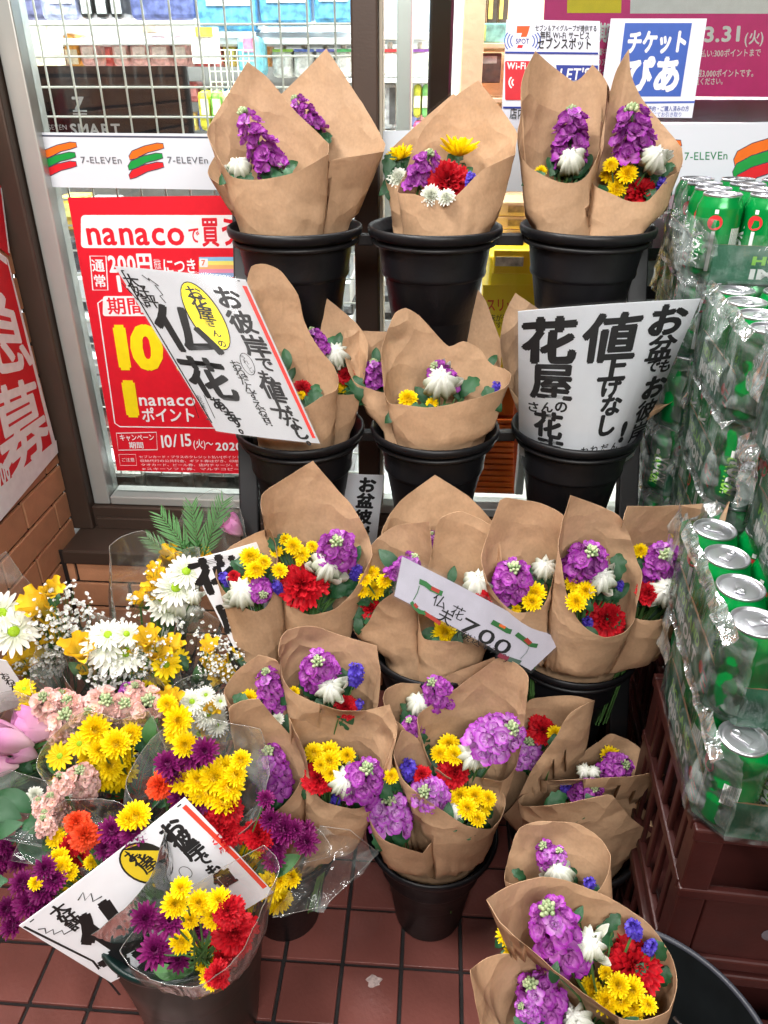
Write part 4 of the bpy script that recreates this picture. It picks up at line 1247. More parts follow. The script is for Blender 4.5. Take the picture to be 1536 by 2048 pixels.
# ---- pink poster, wifi sign, ticket sign on the right pane
MG = (226, 30, 140)
s, r, p = sign('pink_poster', 'magenta points poster with white dates behind the white signs', 'poster', [(1092, -60), (1760, -66), (1730, 196), (1080, 190)], 1.575, flat(*MG), fn=PB, thick=.0006, nu=3, nv=3)
p.poly([(1135, -50), (1245, -50), (1242, 26), (1134, 26)], (252, 226, 16)); p.poly([(1262, -56), (1740, -60), (1738, 28), (1260, 27)], WH)
p.line('期', 1196, 66, 1226, 66, 34, WH, .03); p.line('3.31', 1407, 68, 1482, 66, 34, WH, .035); p.line('(火)', 1488, 76, 1528, 74, 24, WH, .02)
p.line('払い:300ポイントまで', 1400, 107, 1522, 105, 14, WH, .01); p.line('限3,000ポイントです。', 1392, 147, 1514, 146, 14, WH, .015); p.line('覧ください。', 1388, 163, 1452, 162, 13, WH, .015)
p.line('催中', 1194, 104, 1216, 104, 13, WH, .01); p.line('の方', 1192, 124, 1214, 124, 13, WH, .01); p.line('バー', 1192, 146, 1214, 146, 13, WH, .01)
p.done(r)
WSGN = mat('sign_white', srgb(226, 230, 244), .3, .02, 10)
NAVY = (36, 56, 150)
s, r, p = sign('wifi_sign', 'white wireless service sign with blue lines and an orange seven', 'sign', [(1013, 39), (1200, 42), (1196, 260), (1002, 256)], GY, WSGN, fn=PB, thick=.002, nu=3, nv=3)
p.poly([(1034, 52), (1060, 52), (1056, 66), (1044, 96), (1034, 96), (1044, 66), (1033, 66)], (232, 92, 30)); p.poly([(1040, 78), (1050, 78), (1044, 96), (1034, 96)], (214, 30, 40))
p.rrect(1030, 74, 1060, 90, WH, 5); p.line('SPOT', 1031, 82, 1059, 82, 11, NAVY, .03)
for sg in (-1, 1):
    for rr in (24, 30, 36): p.stroke([(1045 + sg * rr * cos(radians(a)), 82 + rr * .8 * sin(radians(a))) for a in range(-35, 36, 10)], 2, (60, 90, 180))
p.line('セブン＆アイグループが提供する', 1070, 56, 1194, 57, 10, (20, 20, 24), .015); p.line('無料 Wi-Fi サービス', 1080, 70, 1180, 71, 13, (20, 20, 24), .015); p.line('セブンスポット', 1074, 87, 1184, 88, 19, (20, 20, 24), .02)
p.poly([(1010, 103), (1196, 105), (1196, 109), (1010, 107)], NAVY); p.poly([(1006, 213), (1192, 215), (1192, 219), (1006, 217)], NAVY)
p.rrect(1010, 122, 1062, 200, (214, 34, 50), 3); p.line('Wi-Fi', 1014, 131, 1052, 131, 15, WH, .03)
for rr in (8, 14): p.stroke([(1032 - rr * cos(radians(a)), 165 + rr * sin(radians(a))) for a in range(-50, 51, 20)], 3, WH)
p.poly([(1112, 130), (1196, 131), (1194, 162), (1116, 160)], NAVY); p.line("LET'S", 1118, 148, 1180, 147, 26, WH, .02, shear=.2)
p.line('店内', 1019, 227, 1050, 227, 20, (20, 20, 24), .01)
p.done(r)
BLU = (58, 96, 186)
s, r, p = sign('ticket_sign', 'white ticket service sign with a blue square and rounded white letters', 'sign', [(1222, 37), (1414, 37), (1384, 236), (1196, 234)], GY - .004, WSGN, fn=PB, thick=.002, nu=3, nv=3)
p.poly([(1250, 46), (1384, 46), (1361, 193), (1232, 193)], BLU)
p.line('チケット', 1254, 85, 1376, 83, 38, WH, .05); p.line('ぴあ', 1250, 150, 1362, 149, 62, WH, .05)
p.poly([(1206, 204), (1390, 202), (1389, 206), (1205, 208)], (70, 100, 190)); p.line('前売 ご予約・ご購入済みの方', 1268, 218, 1378, 217, 10, (60, 80, 160), .01); p.line('→レジにてお引き取り', 1280, 229, 1364, 229, 9, (80, 100, 170), .0)
p.done(r)
# small red print on the yellow carton behind the buckets
s, r, p = sign('carton_notice', 'yellow notice with red characters on the carton between the buckets', 'notice', [(966, 570), (1074, 570), (1074, 735), (966, 735)], 1.744, mat('carton_yellow', srgb(255, 224, 50)), fn=PB, thick=.001, nu=1, nv=1)
p.line('スリッパ', 972, 610, 1050, 610, 22, (226, 70, 40), .02); p.line('床が滑り', 978, 636, 1030, 636, 12, (80, 70, 20), .01); p.line('ますので', 978, 650, 1030, 650, 12, (80, 70, 20), .01); p.done(r)

# ================================================================ handwritten cards in plastic film
HB = .032
def jag(p, x0, y0, dx, dy, n, amp, w):
    pts = []
    for k in range(n * 2 + 1):
        t = k / (n * 2); o = amp if k % 2 else 0
        pts.append((x0 + dx * t - dy / 100 * o, y0 + dy * t + o))
    p.stroke(pts, w, K)
s, r, p = sign('hand_lettered_sign', 'tilted laminated sign in brush letters with a yellow oval and red stripe', 'sign', [(229, 532), (491, 559), (640, 887), (432, 862)], [1.10, 1.115, 1.065, 1.045], PAPERW, bulge=.012, margin=LAM)
p.stroke([(243, 541), (480, 562)], 2.5, K); p.stroke([(243, 541), (424, 846)], 3, K); p.stroke([(412, 838), (600, 872)], 3, K)
p.stroke([(489, 572), (628, 876)], 8, (226, 58, 52))
p.column('お彼岸', 456, 596, 512, 693, 52, K, HB); p.column('でも', 530, 728, 534, 755, 36, K, HB); p.column('値上', 545, 779, 556, 806, 50, K, HB); p.column('がなし', 568, 826, 600, 864, 40, K, HB); p.one('。', 622, 880, 30, K, .04)
p.ellipse(411, 632, 80, 30, 57, (30, 28, 20)); p.ellipse(411, 632, 77.5, 27.5, 57, (250, 228, 30))
p.column('お花屋さんの', 388, 586, 444, 687, 30, K, .02, sizes=[1.1, 1.2, 1.1, .6, .6, .6])
p.one('仏', 371, 660, 112, K, HB, wob=.02); p.one('花', 418, 758, 100, K, HB, wob=.02); p.column('あります。', 436, 807, 486, 856, 32, K, .03)
p.column('おねだんすえおき', 472, 730, 532, 838, 24, K, .01); p.one('!', 530, 842, 24, K, .03); p.one('!', 540, 844, 24, K, .03)
p.ellipse(495, 728, 24, 11, 62, K, 1.3); p.column('うれしい', 486, 715, 504, 742, 11, K, .0)
p.column('大好評', 264, 562, 300, 602, 32, K, .016)
p.stroke([(284, 550), (300, 562), (296, 556), (318, 572), (310, 570), (326, 590), (320, 592), (332, 606)], 2, K); p.stroke([(244, 566), (262, 586), (256, 578), (276, 600), (270, 594), (296, 616)], 2, K)
p.stroke([(382, 788), (398, 836)], 1.5, K); p.column('お花屋です', 398, 794, 414, 830, 11, K, .0); p.stroke([(408, 790), (430, 836)], 1.5, K)
p.done(r)

s, r, p = sign('hand_lettered_sign', 'large white laminated sign in thick black brush letters beside the beer cans', 'sign', [(1036, 623), (1402, 598), (1266, 912), (1038, 908)], [1.165, 1.165, 1.20, 1.205], PAPERW, bulge=-.004, vb=.058, margin=LAM)
p.one('花', 1098, 682, 100, K, .044, wob=.02); p.one('屋', 1104, 764, 84, K, .034, wob=.02); p.column('さん', 1066, 813, 1094, 814, 26, K, .03); p.one('の', 1122, 813, 28, K, .035); p.one('花', 1096, 850, 62, K, .04); p.one('束', 1100, 900, 60, K, .04)
p.one('値', 1222, 676, 100, K, .032, wob=.02); p.one('上', 1226, 737, 56, K, .05); p.one('げ', 1222, 774, 44, K, .045); p.one('な', 1222, 810, 48, K, .045); p.one('し', 1212, 850, 50, K, .05); p.one('!', 1246, 862, 60, K, .05)
p.one('お', 1334, 640, 66, K, .05); p.one('盆', 1322, 696, 54, K, .034); p.column('でも', 1306, 731, 1330, 731, 30, K, .04); p.one('お', 1308, 774, 54, K, .05); p.one('彼', 1292, 820, 50, K, .03); p.one('岸', 1276, 862, 46, K, .03)
p.column('おねだん', 1168, 902, 1228, 892, 20, K, .02)
p.done(r)

LILAC = mat('price_card_paper', srgb(206, 200, 214), .4, .06, 40)
s, r, p = sign('price_card', 'small slanted laminated price card with painted vines among the middle bouquets', 'price card', [(805, 1113), (1124, 1283), (1062, 1341), (789, 1192)], [.90, .915, .865, .85], LILAC, bulge=.004, margin=LAM, nu=8, nv=6)
p.column('仏花', 879, 1203, 915, 1226, 30, K, .0, .03); p.one('夫', 890, 1234, 32, K, .01)
p.line('700', 922, 1244, 1022, 1302, 34, K, .008); p.line('(税込￥770)', 914, 1264, 1018, 1319, 14, K, .0)
VG, VR = (40, 92, 50), (140, 44, 36)
for pts, w, c in (([(838, 1163), (850, 1168), (862, 1178), (884, 1188)], 11, VG), ([(862, 1176), (878, 1184)], 8, VR), ([(822, 1204), (828, 1214), (838, 1224), (850, 1226)], 8, VG), ([(828, 1208), (834, 1216)], 7, VR), ([(848, 1226), (866, 1238), (880, 1248)], 8, VR), ([(842, 1222), (850, 1230)], 5, VG), ([(983, 1244), (998, 1252), (1014, 1262), (1022, 1264)], 11, VG), ([(998, 1250), (1010, 1256)], 6, (190, 90, 40)), ([(1032, 1268), (1048, 1280), (1060, 1290), (1074, 1292)], 10, VG), ([(1050, 1278), (1060, 1288)], 9, VR), ([(996, 1310), (1016, 1318)], 9, (110, 40, 56)), ([(1016, 1318), (1040, 1326)], 10, (70, 90, 80)), ([(838, 1172), (834, 1186), (826, 1200)], 1.5, VG), ([(1058, 1292), (1052, 1306), (1040, 1318)], 1.5, (120, 130, 130))):
    p.stroke(pts, w, c)
p.done(r)
# ================================================================ stepped stand and its buckets
ROWS = [(1.32, 1.10, (-.145, .083, .332)), (1.216, .793, (-.143, .087, .328)), (1.007, .497, (-.148, .085, .312)), (.855, .224, (-.175, .08, .318))]
def bucket_parts(root, c, r, h, rb, m, rimm=None, collar=True):
    """c = centre of the rim; r rim radius, rb bottom radius"""
    k = r / .11
    pr = [(rb - .003, -h + .004), (rb, -h), (rb + .001, -h + .002)]
    if collar: pr += [(.078 * k, -.084 * k), (.079 * k, -.081 * k), (.086 * k, -.077 * k), (.0875 * k, -.072 * k), (.0865 * k, -.067 * k), (.0945 * k, -.018)]
    else: pr += [(r * .93, -.020)]
    body = MB().lathe(c, pr, 56, cap0=True)
    ins = [(.0935 * k if collar else r * .925, -.016), (.084 * k if collar else r * .90, -.07), (rb - .004, -h + .006), (.001, -h + .006)]
    body.lathe(c, ins, 56); body.build('body', m, root, smooth=True)
    rim = MB().lathe(c, [(r * .85, -.019), (r * .93, -.0165), (r * .985, -.0125), (r * 1.0, -.006), (r * .99, -.0005), (r * .965, .001), (r * .93, -.004), (r * .885, -.013), (r * .85, -.019)], 72)
    rim.build('rim', rimm or m, root, smooth=True)
BUCKETS += [(X, Y, z, .096) for Y, z, xs in ROWS for X in xs] + [(.280, .450, .35, .155), (-.285, .68, .30, .112), (-.47, 1.0, .25, .110)]
stand = thing('flower_stand', 'black metal stepped stand holding three rows of black flower buckets', 'flower stand', (.09, 1.2, 0))
def pt_on(z): return 1.35 - .40 * (1.0 - z)      # the slanted side posts
for X in (-.240, .434):
    f = MB(); a, b = Vector((X, pt_on(1.13), 1.13)), Vector((X, pt_on(.0), .0)); d = (b - a)
    R = d.to_track_quat('Z', 'Y').to_matrix()
    f.box((a + b) / 2, (.034, .026, d.length), R=R, bev=.003); f.build('side_post', BLACKM, stand)
    f = MB(); f.boxmm((X - .012, 1.375, 0), (X + .012, 1.40, 1.13), bev=.003); f.build('rear_leg', BLACKM, stand)
    for z in (.12, 1.05):
        f = MB(); f.tube([(X, pt_on(z), z), (X, 1.385, z)], .008, 8); f.build('brace', BLACKM, stand)
for Y, z, xs in ROWS[:3]:
    for X in xs:
        f = MB(); n = 40
        ring = [Vector((X + .099 * cos(2 * pi * k / n), Y + .099 * sin(2 * pi * k / n), z - .024)) for k in range(n + 1)]
        f.tube(ring, .004, 6, cap=False); f.build('bucket_ring', BLACKM, stand, smooth=True)
    xx = [-.240] + [q for X in xs for q in (X - .101, X + .101)] + [.434]
    for a, b in zip(xx[0::2], xx[1::2]):
        f = MB(); f.boxmm((a, Y + .006, z - .034), (b, Y + .022, z - .016), bev=.002); f.build('rail', BLACKM, stand)
    for X in (-.240, .434):
        f = MB(); f.boxmm((X - .008, min(Y, pt_on(z)), z - .036), (X + .008, max(Y + .02, pt_on(z)), z - .016)); f.build('bracket', BLACKM, stand)
cols = ('left', 'middle', 'right'); rows = ('top', 'second', 'third', 'front floor')
det = [['holding two bouquets with purple stocks only', 'holding the bouquet with a yellow spider mum', 'below the blue ticket sign'],
       ['under the tilted white sign', 'under the white mum bouquet', 'holding the big white sign'],
       ['beside the clear wrapped flowers', 'behind the small price card', 'next to the beer cans'],
       ['with the bouquet with a white tipped lip', 'with the broad yellow mum cluster', 'beside the red crates']]
for ri, (Y, z, xs) in enumerate(ROWS):
    for ci, X in enumerate(xs):
        root = thing('flower_bucket', 'black bucket, %s of the %s row, %s' % (cols[ci], rows[ri], det[ri][ci]), 'bucket', (X, Y, z - .25 if ri < 3 else 0), 'black flower buckets in rows')
        bucket_parts(root, (X, Y, z), .11, .25 if ri < 3 else .223, .058, BLACKP)
RIMG = mat('rim_highlight_grey', srgb(50, 52, 60), .4, .1, 40)  # grey stands for the edge highlight on the black rim
bb = thing('flower_bucket', 'very large black bucket with its rim highlight painted grey at the lower right', 'bucket', (.280, .450, 0))
c = Vector((.280, .450, .35)); f = MB(); f.lathe(c, [(.118, -.346), (.12, -.35), (.16, -.03), (.163, -.005)], 72, cap0=True); f.lathe(c, [(.160, -.005), (.157, -.03), (.117, -.34), (.001, -.34)], 72)
f.build('body', mat('black_matte_plastic', srgb(13, 17, 19), .6, .2, 40, spec=.25), bb, smooth=True)
f = MB(); f.lathe(c, [(.160, -.004), (.1655, -.003), (.166, 0), (.1645, .0012), (.160, -.001), (.160, -.004)], 90); f.build('rim', RIMG, bb, smooth=True)
STEEL = mat('bright_steel', srgb(200, 200, 205), .25, .05, 20, metal=1)
f = MB(); f.tube([PZ(1348 + 6 * k, 2034 + 9 * k - k * k, .36) for k in range(5)], .002, 6); f.build('wire_handle', STEEL, bb)
gb = thing('flower_bucket', 'dark green bucket at the lower left under the clear wrapped bouquets', 'bucket', (-.285, .68, 0))
bucket_parts(gb, (-.285, .68, .30), .122, .297, .082, GREENP, mat('green_rim', srgb(14, 36, 34), .3), collar=False)
hb = thing('flower_bucket', 'dark bucket mostly hidden under the daisy and freesia bouquets', 'bucket', (-.47, 1.0, 0))
bucket_parts(hb, (-.47, 1.0, .25), .12, .248, .08, BLACKP, collar=False)

# ================================================================ canned beer
CANG = mat('can_green', srgb(0, 136, 60), .24, .05, 10, metal=.2)
CAND = mat('can_dark_green', srgb(8, 98, 48), .3, .06, 10, metal=.15)
LID = mat('can_lid', srgb(214, 214, 220), .28, .04, 20, metal=.9)
LIME, CW, CR = mat('can_lime', srgb(140, 206, 80), .4), mat('can_white', srgb(232, 236, 234), .4), mat('can_red', srgb(212, 50, 54), .4)
TRAYG = mat('tray_green', srgb(38, 104, 76), .45, .10, 20, .1, 120)
KINNER = mat('tray_card_inside', srgb(150, 112, 78), .7, .1, 30)
CH, CRAD = .1205, .0325
cm = MB(); cm.lathe((0, 0, 0), [(.022, .001), (.0255, .0), (.0305, .006), (CRAD, .012), (CRAD, .040)], 28, 1, cap0=True)
cm.lathe((0, 0, 0), [(CRAD, .040), (CRAD, .088), (CRAD, .100), (.0318, .104), (.0285, .1115), (.0268, .1165)], 28, 0)
CAN = cm.md('can', [CANG, CAND], True)
lm = MB(); lm.lathe((0, 0, 0), [(.0262, .1155), (.0275, .1175), (.0274, .1195), (.0262, CH), (.0250, .1195), (.0243, .1165), (.0225, .1160), (.0215, .1175), (.0205, .1178), (.0005, .1178)], 36)
lm.box((.002, 0, .1188), (.022, .012, .0012), bev=.0006); lm.lathe((.010, 0, .1192), [(.003, .0), (.0055, .0004), (.006, .0012), (.004, .0012), (.003, 0)], 14); lm.lathe((-.010, 0, .1180), [(.0082, 0), (.0086, .0006), (.008, .0003)], 18)
LIDM = lm.md('lid', LID, True)
def can_print():
    out = []
    for m, jobs in ((CW, (('IMPORT', .42, .026, .044), )), (LIME, (('HOLLAND', .06, .017, .050), ))):
        mb = MB()
        for text, ang, hgt, z0 in jobs:
            z = .016; 
            for ch in text:
                vs, fs, adv = glyph(ch, .05)
                k = hgt
                pts = []
                for x, y in vs:
                    a = ang + 0 - (y * k * 1.15) / CRAD     # letters run up the can
                    zz = z + x * k * .62
                    pts.append(Vector((cos(a) * (CRAD + .0003), sin(a) * (CRAD + .0003), zz)))
                mb.add(pts, fs); z += adv * k * .62
        out.append(mb)
    red = MB(); n = 24
    for R, dz in ((.0105, 0), ):
        vs = []
        for k in range(n):
            x, y = R * cos(2 * pi * k / n), R * sin(2 * pi * k / n); a = .95 + x / CRAD
            vs.append(Vector((cos(a) * (CRAD + .0005), sin(a) * (CRAD + .0005), .083 + y)))
        red.add(vs, [tuple(range(n))])
    sil = out[0]
    for z0, z1 in ((.014, .071), (.095, .101)):
        vs = [];
        for i in range(2):
            for j in range(4): a = .87 + .16 * j / 3; vs.append(Vector((cos(a) * (CRAD + .0003), sin(a) * (CRAD + .0003), (z0, z1)[i])))
        sil.add(vs, [(j, j + 1, j + 5, j + 4) for j in range(3)])
    for k in range(16):   # bar code
        a0 = 1.75 + k * .035; vs = [Vector((cos(a) * (CRAD + .0003), sin(a) * (CRAD + .0003), z)) for z in (.045, .075) for a in (a0, a0 + (.018 if k % 3 else .028))]
        sil.add(vs, [(0, 1, 3, 2)])
    return out[0].md('white_print', CW), out[1].md('lime_print', LIME), red.md('red_seal', CR)
PRW, PRL, PRR = can_print()
def streak_film(name, lo, hi, sc=9, gl=1.0, tint=(.95, .975, .97, 1)):
    m = film_mat(name, .1, tint, .12, .7, sc * 1.6, srgb(214, 226, 224), gl)
    N, L = m.node_tree.nodes, m.node_tree.links
    mixs = [n for n in N if n.type == 'MIX_SHADER' and not n.inputs[0].is_linked][0]
    tc = N.new('ShaderNodeTexCoord'); n = N.new('ShaderNodeTexNoise'); n.inputs['Scale'].default_value = sc; n.inputs['Detail'].default_value = 6; n.inputs['Distortion'].default_value = 2.0
    L.new(tc.outputs['Object'], n.inputs['Vector'])
    mr = N.new('ShaderNodeMapRange'); mr.inputs[1].default_value = .45; mr.inputs[2].default_value = .72; mr.inputs[3].default_value = lo; mr.inputs[4].default_value = hi
    L.new(n.outputs[0], mr.inputs[0]); L.new(mr.outputs[0], mixs.inputs[0])
    return m
SHRINK = streak_film('shrink_film', .01, .16, 15, .8)
TORN = streak_film('torn_film', .06, .34, 22, .8)
CD, CWID = .265, .40
def octo(w, d, c):
    return [(c, 0), (w - c, 0), (w, c), (w, d - c), (w - c, d), (c, d), (0, d - c), (0, c)]
def crumple_sheet(mb, A, B, C, D, nu, nv, amp, seed):
    """a creased sheet between four corners"""
    vs, fs = [], []
    A, B, C, D = map(Vector, (A, B, C, D)); nrm = (B - A).cross(D - A).normalized()
    for j in range(nv + 1):
        for i in range(nu + 1):
            u, v = i / nu, j / nv
            p = A.lerp(B, u).lerp(D.lerp(C, u), v)
            q = p * 42 + Vector((seed, seed * 2, 0))
            p = p + nrm * amp * (mnoise.noise(q) + .6 * abs(mnoise.noise(q * 2.3))) + mnoise.noise_vector(q * .7) * amp * .6
            vs.append(p)
    for j in range(nv):
        for i in range(nu): a = j * (nu + 1) + i; fs.append((a, a + 1, a + nu + 2, a + nu + 1))
    mb.add(vs, fs)
def beer_case(label, X, Y, z, cans, turn=0.0, open_top=False, film=True, seed=0):
    rng = random.Random(seed)
    M = Matrix.Translation((X, Y, z)) @ Matrix.Rotation(-YAW * .8 + turn - .10, 4, 'Z')
    root = obj('beer_case', None) if False else thing('beer_case', label, 'beer case', (X, Y, z), 'trays of canned beer stacked on red crates')
    o = octo(CWID, CD, .030); n = 8
    hts = [.048, .050, .058, .050, .048, .050, .062, .056]
    mb = MB(); vs = []
    for i, (x, y) in enumerate(o):
        hl, hr = hts[(i - 1) % n], hts[i]
        h = max(hl, hr)
        cx, cyy = CWID / 2, CD / 2
        ix, iy = x + (cx - x) * .012, y + (cyy - y) * .018
        vs += [(x, y, 0), (x, y, h), (ix, iy, h), (ix, iy, .002)]
    fs, mi = [], []
    for i in range(n):
        a, b = 4 * i, 4 * ((i + 1) % n)
        fs += [(a, b, b + 1, a + 1), (a + 1, b + 1, b + 2, a + 2), (a + 2, b + 2, b + 3, a + 3)]; mi += [0, 1, 1]
    fs += [tuple(4 * i for i in range(n - 1, -1, -1)), tuple(4 * i + 3 for i in range(n))]; mi += [0, 1]
    mb.v = [M @ Vector(v) for v in vs]; mb.f = fs; mb.t = [.5] * len(vs); mb.m = mi
    tray = mb.build('tray', [TRAYG, KINNER], root)
    # print on the tray's left side and front
    for m_, text, hh, zc, in ((LIME, 'HOLLAND', .020, .043), (CW, 'IMPORT', .024, .019)):
        pb = MB()
        for face in (0, 1):
            pos = 0; tot = sum(glyph(c, .05)[2] for c in text)
            kx = (.125 if face == 0 else .15) / tot
            for ch in text:
                gv, gf, adv = glyph(ch, .05); pp = []
                for x, y in gv:
                    s_, t_ = (pos + x) * kx, zc + (y - .36) * hh
                    if face == 0: pp.append(M @ Vector((-.0008, CD - .055 - s_, t_)))
                    else: pp.append(M @ Vector((.085 + s_, -.0008, t_ * .8)))
                pb.add(pp, gf); pos += adv
        pb.build('printing', m_, tray)
    pb = MB(); vv = [M @ Vector((-.001, .062 + .008 * cos(2 * pi * k / 20), .030 + .008 * sin(2 * pi * k / 20))) for k in range(20)]
    pb.add(vv, [tuple(range(20))])
    for k in range(3): pb.add([M @ Vector((-.001, y, .014 + .009 * k + q)) for q in (0, .003) for y in (.032, .052)], [(0, 1, 3, 2)])
    pb.build('red_seal', CR, tray)
    for (i, j) in cans:
        R = M @ Matrix.Translation((.0335 + i * .0662, .0335 + j * .0662, .0025)) @ Matrix.Rotation(rng.uniform(0, 6.28) if not open_top else rng.uniform(2.9, 3.9) , 4, 'Z')
        c = obj('can', CAN, root, R); obj('lid', LIDM, c, R); obj('white_print', PRW, c, R, True); obj('lime_print', PRL, c, R, True); obj('red_seal', PRR, c, R)
    if film:
        fb = MB(); oo = octo(CWID + .010, CD + .010, .034); oo = [(x - .005, y - .005) for x, y in oo]
        H = .126 if not open_top else .07
        for i in range(8):
            a, b = oo[i], oo[(i + 1) % 8]; L = math.hypot(b[0] - a[0], b[1] - a[1])
            crumple_sheet(fb, M @ Vector((a[0], a[1], .0)), M @ Vector((b[0], b[1], .0)), M @ Vector((b[0], b[1], H)), M @ Vector((a[0], a[1], H)), max(3, int(L / .008)), 14, .0035, seed * 3 + i)
        fb.build('shrink_film', SHRINK, root, smooth=True)
        fb = MB()
        # bunched film along the top left edge and the near left corner
        if not open_top:
            crumple_sheet(fb, M @ Vector((-.008, -.004, .112)), M @ Vector((-.008, CD, .112)), M @ Vector((.004, CD, .127)), M @ Vector((.004, -.004, .127)), 30, 4, .006, seed)
        crumple_sheet(fb, M @ Vector((-.010, .036, .02)), M @ Vector((.030, -.010, .02)), M @ Vector((.024, -.006, .126 if not open_top else .09)), M @ Vector((-.006, .030, .126 if not open_top else .09)), 8, 18, .007, seed + 5)
        crumple_sheet(fb, M @ Vector((-.008, CD - .03, .05)), M @ Vector((-.012, CD + .02, .05)), M @ Vector((-.006, CD + .02, .13)), M @ Vector((-.006, CD - .02, .13)), 8, 12, .007, seed + 9)
        fb.build('torn_film', TORN, root, smooth=True)
    return root
EDGE = [(0, 0), (0, 1), (0, 2), (0, 3), (1, 0), (2, 0), (3, 0)]
FULL = [(i, j) for i in range(5) for j in range(4)]
ZB, TH = .552, .1215
stk = [(.462, 1.190, 5, 'back'), (.447, .918, 4, 'middle')]
nm = ['bottom', 'second', 'third', 'fourth', 'fifth']
for X, Y, n, where in stk:
    for k in range(n):
        top = k == n - 1
        lab = ('green beer tray with silver lids showing, topmost of the %s stack' % where) if top else ('shrink wrapped green beer tray, %s from the crate in the %s stack' % (nm[k], where))
        beer_case(lab, X + random.uniform(-.006, .006), Y + random.uniform(-.006, .006), ZB + k * TH, FULL if top else EDGE, random.uniform(-.02, .02), top and where == 'back', True, 17 + k + (9 if where == 'back' else 0))
beer_case('shrink wrapped green beer tray lowest in the near stack, resting on the red crate', 0.360, .590, ZB, EDGE + [(1, 1), (2, 1)], 0, False, True, 41)
beer_case('green beer tray second in the near stack with three silver lids in a row', .366, .640, ZB + TH, FULL, .01, False, True, 43)
beer_case('green beer tray third in the near stack, pushed back to the right', .437, .640, ZB + 2 * TH, EDGE, -.02, False, True, 45)
beer_case('green beer tray on top of the near stack, cut by the right edge', .428, .640, ZB + 3 * TH, FULL, .02, False, True, 47)
tf = MB()
A0 = P(1352, 480, 1.15); 
crumple_sheet(tf, P(1352, 560, 1.16), P(1395, 575, 1.15), P(1374, 470, 1.17), P(1340, 450, 1.19), 12, 22, .012, 3)
crumple_sheet(tf, P(1340, 452, 1.19), P(1374, 472, 1.17), P(1384, 358, 1.19), P(1368, 362, 1.20), 8, 22, .012, 8)
crumple_sheet(tf, P(1372, 420, 1.18), P(1440, 486, 1.15), P(1440, 512, 1.145), P(1360, 500, 1.16), 18, 10, .010, 12)
tag(tf.build('plastic_film', TORN, smooth=True), 'twisted torn plastic film standing up at the corner of the top beer tray', 'plastic film')
tf = MB()
crumple_sheet(tf, P(1420, 745, .985), P(1452, 800, .93), P(1452, 590, 1.0), P(1425, 640, 1.02), 10, 26, .014, 21)
crumple_sheet(tf, P(1500, 1010, .86), P(1462, 1010, .88), P(1480, 880, .90), P(1510, 860, .86), 10, 20, .014, 26)
tag(tf.build('plastic_film', TORN, smooth=True), 'crumpled clear film hanging between the middle and near beer stacks', 'plastic film')

# ---------------------------------------------------------------- red crates under the beer
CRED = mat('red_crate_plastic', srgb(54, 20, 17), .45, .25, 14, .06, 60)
GREYP = mat('crate_print_grey', srgb(96, 92, 100), .6, .3, 60)
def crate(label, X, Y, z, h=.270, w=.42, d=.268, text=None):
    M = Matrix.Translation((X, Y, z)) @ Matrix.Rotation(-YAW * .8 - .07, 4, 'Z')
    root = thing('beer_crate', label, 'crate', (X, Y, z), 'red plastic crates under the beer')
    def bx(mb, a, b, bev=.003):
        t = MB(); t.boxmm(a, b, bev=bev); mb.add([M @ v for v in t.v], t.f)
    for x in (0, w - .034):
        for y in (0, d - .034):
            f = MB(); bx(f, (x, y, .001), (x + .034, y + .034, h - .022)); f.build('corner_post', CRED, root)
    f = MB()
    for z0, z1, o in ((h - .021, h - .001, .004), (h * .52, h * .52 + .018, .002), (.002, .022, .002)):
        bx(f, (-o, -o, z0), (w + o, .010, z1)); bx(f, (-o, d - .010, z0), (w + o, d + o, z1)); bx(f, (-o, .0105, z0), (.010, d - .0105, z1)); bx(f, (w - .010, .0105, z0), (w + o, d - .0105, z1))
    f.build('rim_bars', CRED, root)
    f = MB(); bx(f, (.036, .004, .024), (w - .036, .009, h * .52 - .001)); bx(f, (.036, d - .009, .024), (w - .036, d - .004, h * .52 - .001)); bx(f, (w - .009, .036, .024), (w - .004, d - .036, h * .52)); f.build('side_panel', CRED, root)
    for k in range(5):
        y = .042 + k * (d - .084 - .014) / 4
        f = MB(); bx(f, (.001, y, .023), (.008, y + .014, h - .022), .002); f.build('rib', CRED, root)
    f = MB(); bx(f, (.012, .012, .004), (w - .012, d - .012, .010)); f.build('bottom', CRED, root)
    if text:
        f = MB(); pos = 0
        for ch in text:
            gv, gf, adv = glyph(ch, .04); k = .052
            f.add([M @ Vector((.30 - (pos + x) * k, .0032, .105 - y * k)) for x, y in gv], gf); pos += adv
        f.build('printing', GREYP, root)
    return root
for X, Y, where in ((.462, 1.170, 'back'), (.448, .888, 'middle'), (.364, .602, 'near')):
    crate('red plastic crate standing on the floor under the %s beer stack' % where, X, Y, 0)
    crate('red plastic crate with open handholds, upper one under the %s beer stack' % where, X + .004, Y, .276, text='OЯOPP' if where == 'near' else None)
gbx = thing('green_box', 'dark green box with a white sheet on it in shade behind the stand', 'box', (.40, 1.28, 0))
f = MB(); f.boxmm((.345, 1.19, 0.001), (.43, 1.33, .30), bev=.006); f.build('body', mat('box_green', srgb(10, 74, 52), .45, .1, 20), gbx)
f = MB(); f.boxmm((.352, 1.197, .3015), (.425, 1.322, .303)); f.build('white_sheet', PAPERW, gbx)
